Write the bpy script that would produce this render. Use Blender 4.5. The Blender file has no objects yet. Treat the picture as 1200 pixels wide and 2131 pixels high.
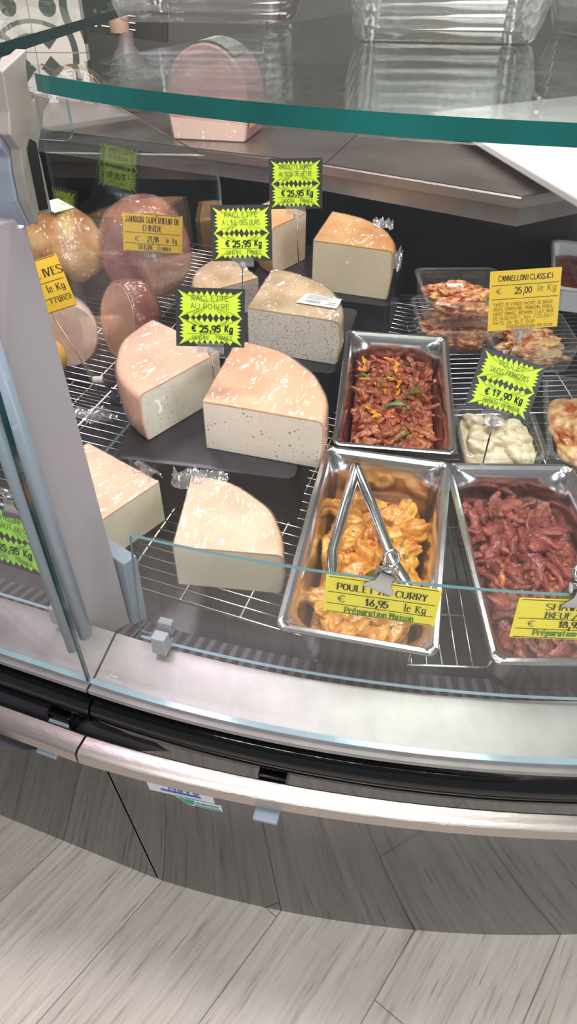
import bpy, bmesh, math, random
from mathutils import Vector, Matrix, noise

# ------------------------------------------------------------------ camera, light, exposure
SC = bpy.context.scene
COL = SC.collection
SC.view_settings.view_transform = 'Standard'
SC.view_settings.look = 'None'
SC.view_settings.gamma = 1.0
SC.view_settings.use_curve_mapping = False
SC.view_settings.exposure = 0.18
SC.cycles.transparent_max_bounces = 32
SC.cycles.max_bounces = 10

PITCH, ROLL, EYE = 0.672, 0.006, 1.30
cam_data = bpy.data.cameras.new('camera')
cam_data.sensor_fit = 'VERTICAL'
cam_data.sensor_height = 24.0
cam_data.lens = 1443.0 / 2131.0 * 24.0
cam_data.clip_start = 0.02
cam = bpy.data.objects.new('camera', cam_data)
COL.objects.link(cam)
_f = Vector((0, math.cos(PITCH), -math.sin(PITCH)))
_u = Vector((0, math.sin(PITCH), math.cos(PITCH)))
_r = Vector((1, 0, 0))
_R = _r * math.cos(ROLL) + _u * math.sin(ROLL)
_U = -_r * math.sin(ROLL) + _u * math.cos(ROLL)
cam.matrix_world = Matrix(((_R.x, _U.x, -_f.x, 0), (_R.y, _U.y, -_f.y, 0), (_R.z, _U.z, -_f.z, EYE), (0, 0, 0, 1)))
SC.camera = cam

world = bpy.data.worlds.new('shop_light')
SC.world = world
world.use_nodes = True
world.node_tree.nodes['Background'].inputs['Color'].default_value = (0.86, 0.93, 1.0, 1)
world.node_tree.nodes['Background'].inputs['Strength'].default_value = 0.25


def area(name, loc, target, sx, sy, power, color):
    d = bpy.data.lights.new(name, 'AREA')
    d.shape = 'RECTANGLE'
    d.size, d.size_y, d.energy, d.color = sx, sy, power, color
    o = bpy.data.objects.new(name, d)
    COL.objects.link(o)
    o.location = loc
    o.rotation_euler = (Vector(target) - Vector(loc)).to_track_quat('-Z', 'Y').to_euler()
    return o


area('ceiling_lamp_warm', (0.34, 0.52, 2.75), (0.34, 0.52, 0), 0.6, 0.5, 24, (1.0, 0.97, 0.90))
area('ceiling_lamp_pink', (-0.50, 0.60, 2.75), (-0.50, 0.60, 0), 0.5, 0.3, 18, (1.0, 0.80, 0.95))
area('ceiling_lamp_rose', (-0.55, 1.75, 2.75), (-0.45, 1.6, 0), 0.6, 0.3, 18, (1.0, 0.84, 0.95))
area('ceiling_lamp_blush', (0.55, 1.75, 2.75), (0.45, 1.6, 0), 0.6, 0.3, 18, (1.0, 0.88, 0.94))
area('ceiling_lamp_front', (-0.2, -0.9, 2.75), (-0.1, 0.3, 0), 1.8, 0.6, 58, (1.0, 0.97, 0.94))
area('shop_window', (2.9, -1.9, 1.7), (0.2, 0.8, 0.6), 1.6, 2.0, 62, (0.92, 0.96, 1.0))

# ------------------------------------------------------------------ helpers
def lin(c):
    c = c / 255.0
    return c / 12.92 if c <= 0.04045 else ((c + 0.055) / 1.055) ** 2.4


def rgb(r, g, b):
    return (lin(r), lin(g), lin(b), 1.0)


def new_mat(name):
    m = bpy.data.materials.new(name)
    m.use_nodes = True
    nt = m.node_tree
    return m, nt, nt.nodes['Principled BSDF']


def N(nt, kind, **kw):
    n = nt.nodes.new(kind)
    for k, v in kw.items():
        if k in n.inputs:
            n.inputs[k].default_value = v
        else:
            setattr(n, k, v)
    return n


def mat(name, col, rough=0.5, metal=0.0, spec=0.5, col2=None, scale=20.0, bump=0.0, bscale=None, coat=0.0,
        sss=0.0, stretch=None, ior=None, detail=4.0, lo=0.35, hi=0.65):
    m, nt, b = new_mat(name)
    b.inputs['Base Color'].default_value = col
    b.inputs['Roughness'].default_value = rough
    b.inputs['Metallic'].default_value = metal
    b.inputs['Specular IOR Level'].default_value = spec
    b.inputs['Coat Weight'].default_value = coat
    b.inputs['Coat Roughness'].default_value = 0.12
    if ior:
        b.inputs['IOR'].default_value = ior
    if sss:
        b.inputs['Subsurface Weight'].default_value = sss
        b.inputs['Subsurface Radius'].default_value = (0.01, 0.005, 0.003)
        b.inputs['Subsurface Scale'].default_value = 1.0
    if col2 or bump:
        tc = N(nt, 'ShaderNodeTexCoord')
        src = tc.outputs['Object']
        if stretch:
            mp = N(nt, 'ShaderNodeMapping')
            mp.inputs['Scale'].default_value = stretch
            nt.links.new(src, mp.inputs['Vector'])
            src = mp.outputs['Vector']
        if col2:
            nz = N(nt, 'ShaderNodeTexNoise', Scale=scale, Detail=detail)
            nt.links.new(src, nz.inputs['Vector'])
            rp = N(nt, 'ShaderNodeValToRGB')
            rp.color_ramp.elements[0].position = lo
            rp.color_ramp.elements[1].position = hi
            rp.color_ramp.elements[0].color = col
            rp.color_ramp.elements[1].color = col2
            nt.links.new(nz.outputs['Fac'], rp.inputs['Fac'])
            nt.links.new(rp.outputs['Color'], b.inputs['Base Color'])
        if bump:
            nb = N(nt, 'ShaderNodeTexNoise', Scale=bscale or scale, Detail=3.0)
            nt.links.new(src, nb.inputs['Vector'])
            bp = N(nt, 'ShaderNodeBump', Strength=1.0, Distance=bump)
            nt.links.new(nb.outputs['Fac'], bp.inputs['Height'])
            nt.links.new(bp.outputs['Normal'], b.inputs['Normal'])
    return m


def clear(name, tint, rough=0.0, f0=0.032, gain=1.0, haze=0.0, hcol=(1, 1, 1, 1), bump=0.0, bscale=60.0, body=(1, 1, 1, 1), stretch=None, facets=0.0):
    """Clear sheet: lets light straight through, mirrors more towards grazing angles, a little milky if haze > 0."""
    m, nt, b = new_mat(name)
    nt.nodes.remove(b)
    out = nt.nodes['Material Output']
    tr = N(nt, 'ShaderNodeBsdfTransparent', Color=tint)
    gl = N(nt, 'ShaderNodeBsdfGlossy', Color=body, Roughness=rough)
    geo = N(nt, 'ShaderNodeNewGeometry')
    dot = N(nt, 'ShaderNodeVectorMath', operation='DOT_PRODUCT')
    nt.links.new(geo.outputs['Incoming'], dot.inputs[0])
    nt.links.new(geo.outputs['Normal'], dot.inputs[1])
    ab = N(nt, 'ShaderNodeMath', operation='ABSOLUTE')
    nt.links.new(dot.outputs['Value'], ab.inputs[0])
    om = N(nt, 'ShaderNodeMath', operation='SUBTRACT')
    om.inputs[0].default_value = 1.0
    nt.links.new(ab.outputs[0], om.inputs[1])
    pw = N(nt, 'ShaderNodeMath', operation='POWER')
    pw.inputs[1].default_value = 5.0
    nt.links.new(om.outputs[0], pw.inputs[0])
    ma = N(nt, 'ShaderNodeMath', operation='MULTIPLY_ADD')
    ma.inputs[1].default_value = (1 - f0) * gain
    ma.inputs[2].default_value = f0
    ma.use_clamp = True
    nt.links.new(pw.outputs[0], ma.inputs[0])
    mx = N(nt, 'ShaderNodeMixShader')
    nt.links.new(ma.outputs[0], mx.inputs[0])
    nt.links.new(tr.outputs[0], mx.inputs[1])
    nt.links.new(gl.outputs[0], mx.inputs[2])
    if bump:
        tc = N(nt, 'ShaderNodeTexCoord')
        src = tc.outputs['Object']
        if stretch:
            mp = N(nt, 'ShaderNodeMapping')
            mp.inputs['Scale'].default_value = stretch
            nt.links.new(src, mp.inputs['Vector'])
            src = mp.outputs['Vector']
        nz = N(nt, 'ShaderNodeTexNoise', Scale=bscale, Detail=3.0, Distortion=2.5)
        nt.links.new(src, nz.inputs['Vector'])
        bp = N(nt, 'ShaderNodeBump', Strength=1.0, Distance=bump)
        nt.links.new(nz.outputs['Fac'], bp.inputs['Height'])
        nt.links.new(bp.outputs['Normal'], gl.inputs['Normal'])
    if facets:
        # crinkled film: every small crease-bounded patch is tilted its own way
        tc = N(nt, 'ShaderNodeTexCoord')
        mp = N(nt, 'ShaderNodeMapping')
        mp.inputs['Scale'].default_value = (1.7, .8, 1.0)
        mp.inputs['Rotation'].default_value = (.5, .4, .6)
        nt.links.new(tc.outputs['Object'], mp.inputs['Vector'])
        wn = N(nt, 'ShaderNodeTexNoise', Scale=22.0, Detail=2.0)
        nt.links.new(mp.outputs['Vector'], wn.inputs['Vector'])
        wa = N(nt, 'ShaderNodeMixRGB', blend_type='ADD')
        wa.inputs[0].default_value = 0.05
        nt.links.new(mp.outputs['Vector'], wa.inputs[1])
        nt.links.new(wn.outputs['Color'], wa.inputs[2])
        acc = geo.outputs['Normal']
        for sc_, k_ in ((70.0, facets), (190.0, facets * .8)):
            vo = N(nt, 'ShaderNodeTexVoronoi', Scale=sc_)
            nt.links.new(wa.outputs[0], vo.inputs['Vector'])
            sb = N(nt, 'ShaderNodeVectorMath', operation='SUBTRACT')
            sb.inputs[1].default_value = (.5, .5, .5)
            nt.links.new(vo.outputs['Color'], sb.inputs[0])
            sl = N(nt, 'ShaderNodeVectorMath', operation='SCALE')
            sl.inputs['Scale'].default_value = k_
            nt.links.new(sb.outputs[0], sl.inputs[0])
            ad = N(nt, 'ShaderNodeVectorMath', operation='ADD')
            nt.links.new(acc, ad.inputs[0])
            nt.links.new(sl.outputs[0], ad.inputs[1])
            acc = ad.outputs[0]
        nm = N(nt, 'ShaderNodeVectorMath', operation='NORMALIZE')
        nt.links.new(acc, nm.inputs[0])
        nt.links.new(nm.outputs[0], gl.inputs['Normal'])
    last = mx
    if haze:
        df = N(nt, 'ShaderNodeBsdfDiffuse', Color=hcol)
        m2 = N(nt, 'ShaderNodeMixShader')
        m2.inputs[0].default_value = haze
        nt.links.new(mx.outputs[0], m2.inputs[1])
        nt.links.new(df.outputs[0], m2.inputs[2])
        last = m2
    nt.links.new(last.outputs[0], out.inputs['Surface'])
    return m


class MB:
    def __init__(self):
        self.v, self.f, self.m = [], [], []

    def add(self, vs, fs, mi=0):
        b = len(self.v)
        self.v += [tuple(v) for v in vs]
        for f in fs:
            self.f.append([b + i for i in f])
            self.m.append(mi)

    def box(self, lo, hi, mi=0, M=None):
        x0, y0, z0 = lo
        x1, y1, z1 = hi
        vs = [Vector(p) for p in ((x0, y0, z0), (x1, y0, z0), (x1, y1, z0), (x0, y1, z0), (x0, y0, z1), (x1, y0, z1), (x1, y1, z1), (x0, y1, z1))]
        if M is not None:
            vs = [M @ v for v in vs]
        self.add(vs, [(0, 3, 2, 1), (4, 5, 6, 7), (0, 1, 5, 4), (1, 2, 6, 5), (2, 3, 7, 6), (3, 0, 4, 7)], mi)

    def prism(self, poly, axis_fn, d0, d1, mi=0, mside=None):
        """poly: 2D points; axis_fn(a, b, d) -> 3D point."""
        n = len(poly)
        vs = [axis_fn(a, b, d0) for a, b in poly] + [axis_fn(a, b, d1) for a, b in poly]
        b = len(self.v)
        self.v += [tuple(v) for v in vs]
        self.f += [[b + i for i in range(n)][::-1], [b + n + i for i in range(n)]]
        self.m += [mi, mi]
        for i in range(n):
            j = (i + 1) % n
            self.f.append([b + i, b + j, b + n + j, b + n + i])
            self.m.append(mi if mside is None else mside)

    def tube(self, pts, r, n=8, mi=0, cap=True, closed=False):
        pts = [Vector(p) for p in pts]
        k = len(pts)
        rr = r if isinstance(r, (list, tuple)) else [r] * k
        rings = []
        ref = None
        for i, p in enumerate(pts):
            if closed:
                d = pts[(i + 1) % k] - pts[i - 1]
            else:
                d = pts[min(i + 1, k - 1)] - pts[max(i - 1, 0)]
            d.normalize()
            if ref is None:
                ref = Vector((0, 0, 1)) if abs(d.z) < 0.9 else Vector((1, 0, 0))
            a = d.cross(ref).normalized()
            c = a.cross(d).normalized()
            ref = c
            rings.append([p + (a * math.cos(2 * math.pi * j / n) + c * math.sin(2 * math.pi * j / n)) * rr[i] for j in range(n)])
        vs = [v for ring in rings for v in ring]
        fs = []
        for i in range(k if closed else k - 1):
            i2 = (i + 1) % k
            for j in range(n):
                j2 = (j + 1) % n
                fs.append((i * n + j, i * n + j2, i2 * n + j2, i2 * n + j))
        if cap and not closed:
            fs.append(tuple(range(n))[::-1])
            fs.append(tuple((k - 1) * n + j for j in range(n)))
        self.add(vs, fs, mi)

    def loft(self, rings, mi=0, cap0=False, cap1=False, closed=True):
        n = len(rings[0])
        vs = [v for ring in rings for v in ring]
        fs = []
        for i in range(len(rings) - 1):
            for j in range(n if closed else n - 1):
                j2 = (j + 1) % n
                fs.append((i * n + j, i * n + j2, (i + 1) * n + j2, (i + 1) * n + j))
        if cap0:
            fs.append(tuple(range(n))[::-1])
        if cap1:
            fs.append(tuple((len(rings) - 1) * n + j for j in range(n)))
        self.add(vs, fs, mi)

    def build(self, name, mats, parent=None, smooth=False, recalc=True):
        me = bpy.data.meshes.new(name)
        me.from_pydata(self.v, [], self.f)
        if not isinstance(mats, (list, tuple)):
            mats = [mats]
        for m_ in mats:
            me.materials.append(m_)
        for p, i in zip(me.polygons, self.m):
            p.material_index = i
        if recalc:
            bm = bmesh.new()
            bm.from_mesh(me)
            bmesh.ops.recalc_face_normals(bm, faces=bm.faces)
            bm.to_mesh(me)
            bm.free()
        if smooth:
            me.polygons.foreach_set('use_smooth', [True] * len(me.polygons))
            if isinstance(smooth, (int, float)) and not isinstance(smooth, bool):
                me.set_sharp_from_angle(angle=math.radians(smooth))
        o = bpy.data.objects.new(name, me)
        COL.objects.link(o)
        if parent is not None:
            o.parent = parent
        return o


def tag(o, label, cat, group=None, kind=None):
    if label:
        o['label'] = label
    if cat:
        o['category'] = cat
    if group:
        o['group'] = group
    if kind:
        o['kind'] = kind
    return o


def thing(name, label, cat, M=None, group=None):
    o = bpy.data.objects.new(name, None)
    o.empty_display_size = 0.02
    COL.objects.link(o)
    if M is not None:
        o.matrix_world = M
    return tag(o, label, cat, group)


def clone(o, M=None, label=None, group=None, parent=None):
    c = o.copy()
    COL.objects.link(c)
    if parent is not None:
        c.parent = parent
    if M is not None:
        c.matrix_world = M
    for k in ('label', 'category', 'group'):
        if k in o:
            c[k] = o[k]
    if label:
        c['label'] = label
    if group:
        c['group'] = group
    for ch in list(o.children):
        clone(ch, parent=c)
    return c


def bevel(o, w, seg=2, angle=40):
    md = o.modifiers.new('bevel', 'BEVEL')
    md.width, md.segments, md.limit_method, md.angle_limit = w, seg, 'ANGLE', math.radians(angle)
    return o


# the racks lean towards the customer: points of the display deck are written in the deck's own frame
DECK = Matrix(((1, .003, .003, 0), (-.003, .9955, -.0945, 0), (-.0033, .0945, .9955, 1.30), (0, 0, 0, 1)))
RACK = -0.712


def deck(x, y, h=0.0, yaw=0.0):
    return DECK @ Matrix.Translation((x, y, RACK + h)) @ Matrix.Rotation(math.radians(yaw), 4, 'Z')


def dpt(x, y, h=0.0):
    return DECK @ Vector((x, y, RACK + h))


def rrect(w, l, r, n=6, cx=0.0, cy=0.0):
    pts = []
    for sx, sy, a0 in ((1, 1, 0), (-1, 1, 90), (-1, -1, 180), (1, -1, 270)):
        for i in range(n + 1):
            a = math.radians(a0 + 90.0 * i / n)
            pts.append((cx + sx * (w / 2 - r) + r * math.cos(a), cy + sy * (l / 2 - r) + r * math.sin(a)))
    return pts


# ------------------------------------------------------------------ materials
M_GLASS = clear('clear_glass', (0.975, 0.985, 0.98, 1))
M_TOPGLASS = clear('thick_glass', (0.86, 0.93, 0.89, 1), gain=0.8)
M_EDGE_TEAL = mat('cut_glass_edge', rgb(8, 84, 80), 0.12, spec=0.8, col2=rgb(16, 104, 98), scale=9)
M_EDGE_DARK = mat('dark_glass_edge', rgb(10, 52, 54), 0.15, spec=0.8)
M_EDGE_BLUE = mat('pale_glass_edge', rgb(150, 176, 190), 0.1, spec=0.8)
M_EDGE_SOFT = mat('thin_glass_edge', rgb(84, 120, 128), 0.12, spec=0.8)
M_PLASTIC = clear('clear_plastic', (0.95, 0.95, 0.96, 1), rough=0.05, f0=0.07, haze=0.05)
M_FILM = clear('cling_film', (0.985, 0.98, 0.98, 1), rough=0.17, f0=0.055, haze=0.02, facets=0.62)
M_TUFT = clear('bunched_film', (0.88, 0.88, 0.90, 1), rough=0.10, f0=0.2, haze=0.10, facets=1.0)
M_STEEL = mat('stainless_steel', rgb(205, 201, 203), 0.24, 1.0, col2=rgb(190, 186, 188), scale=60)
M_PANSTEEL = mat('pan_steel', rgb(214, 209, 212), 0.2, 1.0, bump=0.0003, bscale=30)
M_BRUSHED = mat('brushed_steel', rgb(186, 180, 174), 0.33, 1.0, bump=0.0002, bscale=40, stretch=(2, 2, 60))
M_TRIM = mat('trim_steel', rgb(162, 158, 157), 0.46, 0.6, col2=rgb(152, 148, 148), scale=30)
M_TOP = mat('worktop_steel', rgb(148, 140, 132), 0.34, 0.75, col2=rgb(128, 121, 114), scale=6)
M_WIRE = mat('chromed_wire', rgb(215, 208, 210), 0.22, 1.0)
M_BLACK = mat('black_lacquer', rgb(7, 7, 8), 0.08, spec=0.7, bump=0.0004, bscale=30)
M_PANEL = mat('gloss_black_panel', rgb(9, 9, 9), 0.05, ior=2.1)
M_DARKWELL = mat('dark_well', rgb(8, 8, 9), 0.35)
M_TRAYDARK = mat('dark_tray', rgb(58, 56, 62), 0.32, spec=0.5)
M_RISER = mat('black_plastic', rgb(38, 36, 41), 0.3, spec=0.5, bump=0.0002, bscale=200)
M_GREY = mat('grey_plastic', rgb(150, 154, 160), 0.4)
M_GREYBLUE = mat('blue_grey_profile', rgb(122, 136, 148), 0.35)
M_SEAL = mat('pale_seal', rgb(136, 148, 162), 0.3)
M_POST = mat('grey_metal_post', rgb(172, 162, 168), 0.4, 0.15)
M_BRACKET = mat('taupe_metal_clamp', rgb(158, 150, 143), 0.38, 0.25)
M_LAMPBODY = mat('grey_lamp_profile', rgb(150, 160, 174), 0.3, 0.25)
M_INK = mat('black_ink', rgb(22, 20, 18), 0.6)
M_THIN = mat('faded_ink', rgb(116, 118, 48), 0.6)
M_THINY = mat('brown_ink', rgb(120, 98, 30), 0.6)
M_GREENINK = mat('green_ink', rgb(62, 120, 40), 0.6)
M_CARDBLACK = mat('black_card', rgb(48, 47, 50), 0.45)
M_NEON = mat('neon_yellow_paper', rgb(214, 240, 54), 0.55)
M_NEONG = mat('neon_green_paper', rgb(160, 226, 74), 0.55)
M_YELLOW = mat('yellow_card', rgb(238, 220, 62), 0.5)
M_ORANGE = mat('golden_card', rgb(246, 196, 44), 0.5)
M_WHITE = mat('white_paper', rgb(238, 236, 238), 0.5)
M_WHITEP = mat('white_plastic', rgb(232, 230, 232), 0.35)
M_CHROME = mat('chrome', rgb(215, 214, 216), 0.12, 1.0)


def cheese_mat(name, base, spot, amount, spots=70.0, thr=0.10):
    m, nt, b = new_mat(name)
    tc = N(nt, 'ShaderNodeTexCoord')
    n1 = N(nt, 'ShaderNodeTexNoise', Scale=14.0, Detail=3.0)
    nt.links.new(tc.outputs['Object'], n1.inputs['Vector'])
    r1 = N(nt, 'ShaderNodeValToRGB')
    r1.color_ramp.elements[0].color = base
    r1.color_ramp.elements[1].color = tuple(min(1, c * 1.14) for c in base[:3]) + (1,)
    nt.links.new(n1.outputs['Fac'], r1.inputs['Fac'])
    col = r1.outputs['Color']
    if amount > 0:
        nd = N(nt, 'ShaderNodeTexNoise', Scale=spots * 0.9, Detail=2.0)
        nt.links.new(tc.outputs['Object'], nd.inputs['Vector'])
        add = N(nt, 'ShaderNodeMixRGB', blend_type='ADD')
        add.inputs[0].default_value = 0.004
        nt.links.new(tc.outputs['Object'], add.inputs[1])
        nt.links.new(nd.outputs['Color'], add.inputs[2])
        vo = N(nt, 'ShaderNodeTexVoronoi', Scale=spots)
        nt.links.new(add.outputs[0], vo.inputs['Vector'])
        rnd = N(nt, 'ShaderNodeSeparateColor')
        nt.links.new(vo.outputs['Color'], rnd.inputs[0])
        lim = N(nt, 'ShaderNodeMath', operation='MULTIPLY')
        lim.inputs[1].default_value = thr * 2.2
        nt.links.new(rnd.outputs[0], lim.inputs[0])
        sub = N(nt, 'ShaderNodeMath', operation='SUBTRACT')
        nt.links.new(lim.outputs[0], sub.inputs[0])
        nt.links.new(vo.outputs['Distance'], sub.inputs[1])
        mr = N(nt, 'ShaderNodeMapRange')
        mr.inputs['From Min'].default_value = -0.02
        mr.inputs['From Max'].default_value = 0.05
        mr.inputs['To Max'].default_value = amount
        nt.links.new(sub.outputs[0], mr.inputs['Value'])
        mx = N(nt, 'ShaderNodeMixRGB')
        mx.inputs[2].default_value = spot
        nt.links.new(mr.outputs[0], mx.inputs[0])
        nt.links.new(col, mx.inputs[1])
        col = mx.outputs[0]
    nt.links.new(col, b.inputs['Base Color'])
    b.inputs['Roughness'].default_value = 0.45
    b.inputs['Subsurface Weight'].default_value = 0.15
    b.inputs['Subsurface Radius'].default_value = (0.012, 0.008, 0.004)
    b.inputs['Subsurface Scale'].default_value = 0.6
    return m


M_PASTE_PEPPER = cheese_mat('pale_peppered_paste', rgb(250, 234, 218), rgb(92, 84, 66), 0.8, 150, 0.115)
M_PASTE_HERB = cheese_mat('grey_herb_paste', rgb(232, 218, 208), rgb(92, 86, 80), 0.8, 330, 0.19)
M_PASTE_SMOKE = cheese_mat('cream_paste', rgb(240, 218, 190), rgb(140, 112, 80), 0.5, 90, 0.03)
M_PASTE_PLAIN = cheese_mat('ivory_paste', rgb(248, 230, 204), rgb(214, 192, 146), 0.4, 40, 0.06)
M_RIND_PINK = mat('peach_rind', rgb(238, 188, 154), 0.5, col2=rgb(228, 168, 132), scale=16, bump=0.0008, bscale=60, detail=8)
M_RIND_PALE = mat('pale_peach_rind', rgb(240, 196, 168), 0.5, col2=rgb(232, 178, 148), scale=14, bump=0.0008, bscale=60, detail=8)
M_RIND_TAN = mat('tan_rind', rgb(218, 188, 150), 0.5, col2=rgb(188, 158, 120), scale=22, bump=0.001, bscale=60, detail=8)
M_RIND_SMOKE = mat('smoked_brown_rind', rgb(206, 140, 74), 0.4, col2=rgb(232, 188, 128), scale=9, bump=0.0008, bscale=50, detail=6)


def floor_mat():
    m, nt, b = new_mat('grey_wood_plank_tiles')
    tc = N(nt, 'ShaderNodeTexCoord')
    mp = N(nt, 'ShaderNodeMapping')
    mp.inputs['Rotation'].default_value = (0, 0, math.radians(-52.5))
    nt.links.new(tc.outputs['Object'], mp.inputs['Vector'])
    sh = N(nt, 'ShaderNodeMapping')
    sh.inputs['Location'].default_value = (0.33, 0.08, 0)
    nt.links.new(mp.outputs['Vector'], sh.inputs['Vector'])
    br = N(nt, 'ShaderNodeTexBrick')
    br.inputs['Scale'].default_value = 1.0
    br.inputs['Mortar Size'].default_value = 0.0012
    br.inputs['Mortar Smooth'].default_value = 0.3
    br.inputs['Brick Width'].default_value = 1.2
    br.inputs['Row Height'].default_value = 0.2
    br.inputs['Color1'].default_value = rgb(206, 200, 192)
    br.inputs['Color2'].default_value = rgb(192, 186, 177)
    br.inputs['Mortar'].default_value = rgb(140, 135, 128)
    br.offset = 0.4
    nt.links.new(sh.outputs['Vector'], br.inputs['Vector'])
    st = N(nt, 'ShaderNodeMapping')
    st.inputs['Scale'].default_value = (3.0, 60.0, 1.0)
    nt.links.new(mp.outputs['Vector'], st.inputs['Vector'])
    g = N(nt, 'ShaderNodeTexNoise', Scale=1.0, Detail=9.0, Roughness=0.72, Distortion=0.5)
    nt.links.new(st.outputs['Vector'], g.inputs['Vector'])
    rp = N(nt, 'ShaderNodeValToRGB')
    e = rp.color_ramp.elements
    e[0].position, e[0].color = 0.28, (0.44, 0.42, 0.40, 1)
    e[1].position, e[1].color = 0.60, (1, 1, 1, 1)
    e2 = rp.color_ramp.elements.new(0.42)
    e2.color = (0.82, 0.81, 0.80, 1)
    nt.links.new(g.outputs['Fac'], rp.inputs['Fac'])
    s2 = N(nt, 'ShaderNodeMapping')
    s2.inputs['Scale'].default_value = (9.0, 160.0, 1.0)
    nt.links.new(mp.outputs['Vector'], s2.inputs['Vector'])
    g2 = N(nt, 'ShaderNodeTexNoise', Scale=1.0, Detail=4.0, Roughness=0.6)
    nt.links.new(s2.outputs['Vector'], g2.inputs['Vector'])
    r2 = N(nt, 'ShaderNodeValToRGB')
    r2.color_ramp.elements[0].position, r2.color_ramp.elements[0].color = 0.30, (0.52, 0.49, 0.46, 1)
    r2.color_ramp.elements[1].position, r2.color_ramp.elements[1].color = 0.44, (1, 1, 1, 1)
    nt.links.new(g2.outputs['Fac'], r2.inputs['Fac'])
    g3 = N(nt, 'ShaderNodeTexNoise', Scale=2.6, Detail=3.0)
    nt.links.new(mp.outputs['Vector'], g3.inputs['Vector'])
    r3 = N(nt, 'ShaderNodeValToRGB')
    r3.color_ramp.elements[0].color = (0.84, 0.84, 0.84, 1)
    r3.color_ramp.elements[1].color = (1.08, 1.07, 1.05, 1)
    nt.links.new(g3.outputs['Fac'], r3.inputs['Fac'])
    col = br.outputs['Color']
    for r in (rp, r2, r3):
        mx = N(nt, 'ShaderNodeMixRGB', blend_type='MULTIPLY')
        mx.inputs[0].default_value = 0.9
        nt.links.new(col, mx.inputs[1])
        nt.links.new(r.outputs['Color'], mx.inputs[2])
        col = mx.outputs[0]
    nt.links.new(col, b.inputs['Base Color'])
    b.inputs['Roughness'].default_value = 0.5
    bp = N(nt, 'ShaderNodeBump', Strength=0.5, Distance=0.001)
    nt.links.new(g.outputs['Fac'], bp.inputs['Height'])
    nt.links.new(bp.outputs['Normal'], b.inputs['Normal'])
    return m


def tile_mat():
    """Cement tiles, cream with grey-green rings, arcs and leaves, mirrored from tile to tile."""
    m, nt, b = new_mat('patterned_cement_tile')
    tc = N(nt, 'ShaderNodeTexCoord')
    sp = N(nt, 'ShaderNodeSeparateXYZ')
    nt.links.new(tc.outputs['Object'], sp.inputs[0])

    def mth(op, a, bv=None, c=None):
        n = N(nt, 'ShaderNodeMath', operation=op)
        for i, v in enumerate((a, bv, c)):
            if v is None:
                continue
            if isinstance(v, (int, float)):
                n.inputs[i].default_value = v
            else:
                nt.links.new(v, n.inputs[i])
        return n.outputs[0]
    u = mth('PINGPONG', mth('MULTIPLY', sp.outputs[0], 0.55), 0.1)
    v = mth('PINGPONG', mth('MULTIPLY', sp.outputs[2], 0.55), 0.1)

    def dist(cx, cy):
        dx = mth('SUBTRACT', u, cx)
        dy = mth('SUBTRACT', v, cy)
        return mth('SQRT', mth('ADD', mth('MULTIPLY', dx, dx), mth('MULTIPLY', dy, dy)))

    def band(d, r, w):
        return mth('LESS_THAN', mth('ABSOLUTE', mth('SUBTRACT', d, r)), w)
    d0, d1, d2, d3 = dist(0, 0), dist(0.1, 0.1), dist(0.052, 0.045), dist(0.1, 0.02)
    parts = [band(d0, 0.062, 0.005), band(d0, 0.082, 0.003), band(d1, 0.046, 0.006), band(d2, 0.018, 0.004),
             mth('LESS_THAN', d3, 0.014), mth('LESS_THAN', dist(0.03, 0.1), 0.013), mth('LESS_THAN', d1, 0.018),
             mth('LESS_THAN', mth('ADD', mth('ABSOLUTE', mth('SUBTRACT', u, 0.022)), mth('ABSOLUTE', mth('SUBTRACT', v, 0.022))), 0.018)]
    acc = parts[0]
    for p in parts[1:]:
        acc = mth('MAXIMUM', acc, p)
    grout = mth('MAXIMUM', mth('LESS_THAN', u, 0.0008), mth('LESS_THAN', v, 0.0008))
    mx = N(nt, 'ShaderNodeMixRGB')
    mx.inputs[1].default_value = rgb(206, 206, 190)
    mx.inputs[2].default_value = rgb(84, 92, 84)
    nt.links.new(acc, mx.inputs[0])
    m2 = N(nt, 'ShaderNodeMixRGB')
    m2.inputs[2].default_value = rgb(150, 148, 140)
    nt.links.new(grout, m2.inputs[0])
    nt.links.new(mx.outputs[0], m2.inputs[1])
    nt.links.new(m2.outputs[0], b.inputs['Base Color'])
    b.inputs['Roughness'].default_value = 0.4
    return m


def stripe_mat(name, dark, light, period, axis=0):
    m, nt, b = new_mat(name)
    tc = N(nt, 'ShaderNodeTexCoord')
    sp = N(nt, 'ShaderNodeSeparateXYZ')
    nt.links.new(tc.outputs['UV'], sp.inputs[0])
    a = N(nt, 'ShaderNodeMath', operation='PINGPONG')
    a.inputs[1].default_value = period / 2
    nt.links.new(sp.outputs[axis], a.inputs[0])
    l = N(nt, 'ShaderNodeMath', operation='LESS_THAN')
    l.inputs[1].default_value = period * 0.22
    nt.links.new(a.outputs[0], l.inputs[0])
    mx = N(nt, 'ShaderNodeMixRGB')
    mx.inputs[1].default_value = dark
    mx.inputs[2].default_value = light
    nt.links.new(l.outputs[0], mx.inputs[0])
    nt.links.new(mx.outputs[0], b.inputs['Base Color'])
    b.inputs['Roughness'].default_value = 0.35
    return m


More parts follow.
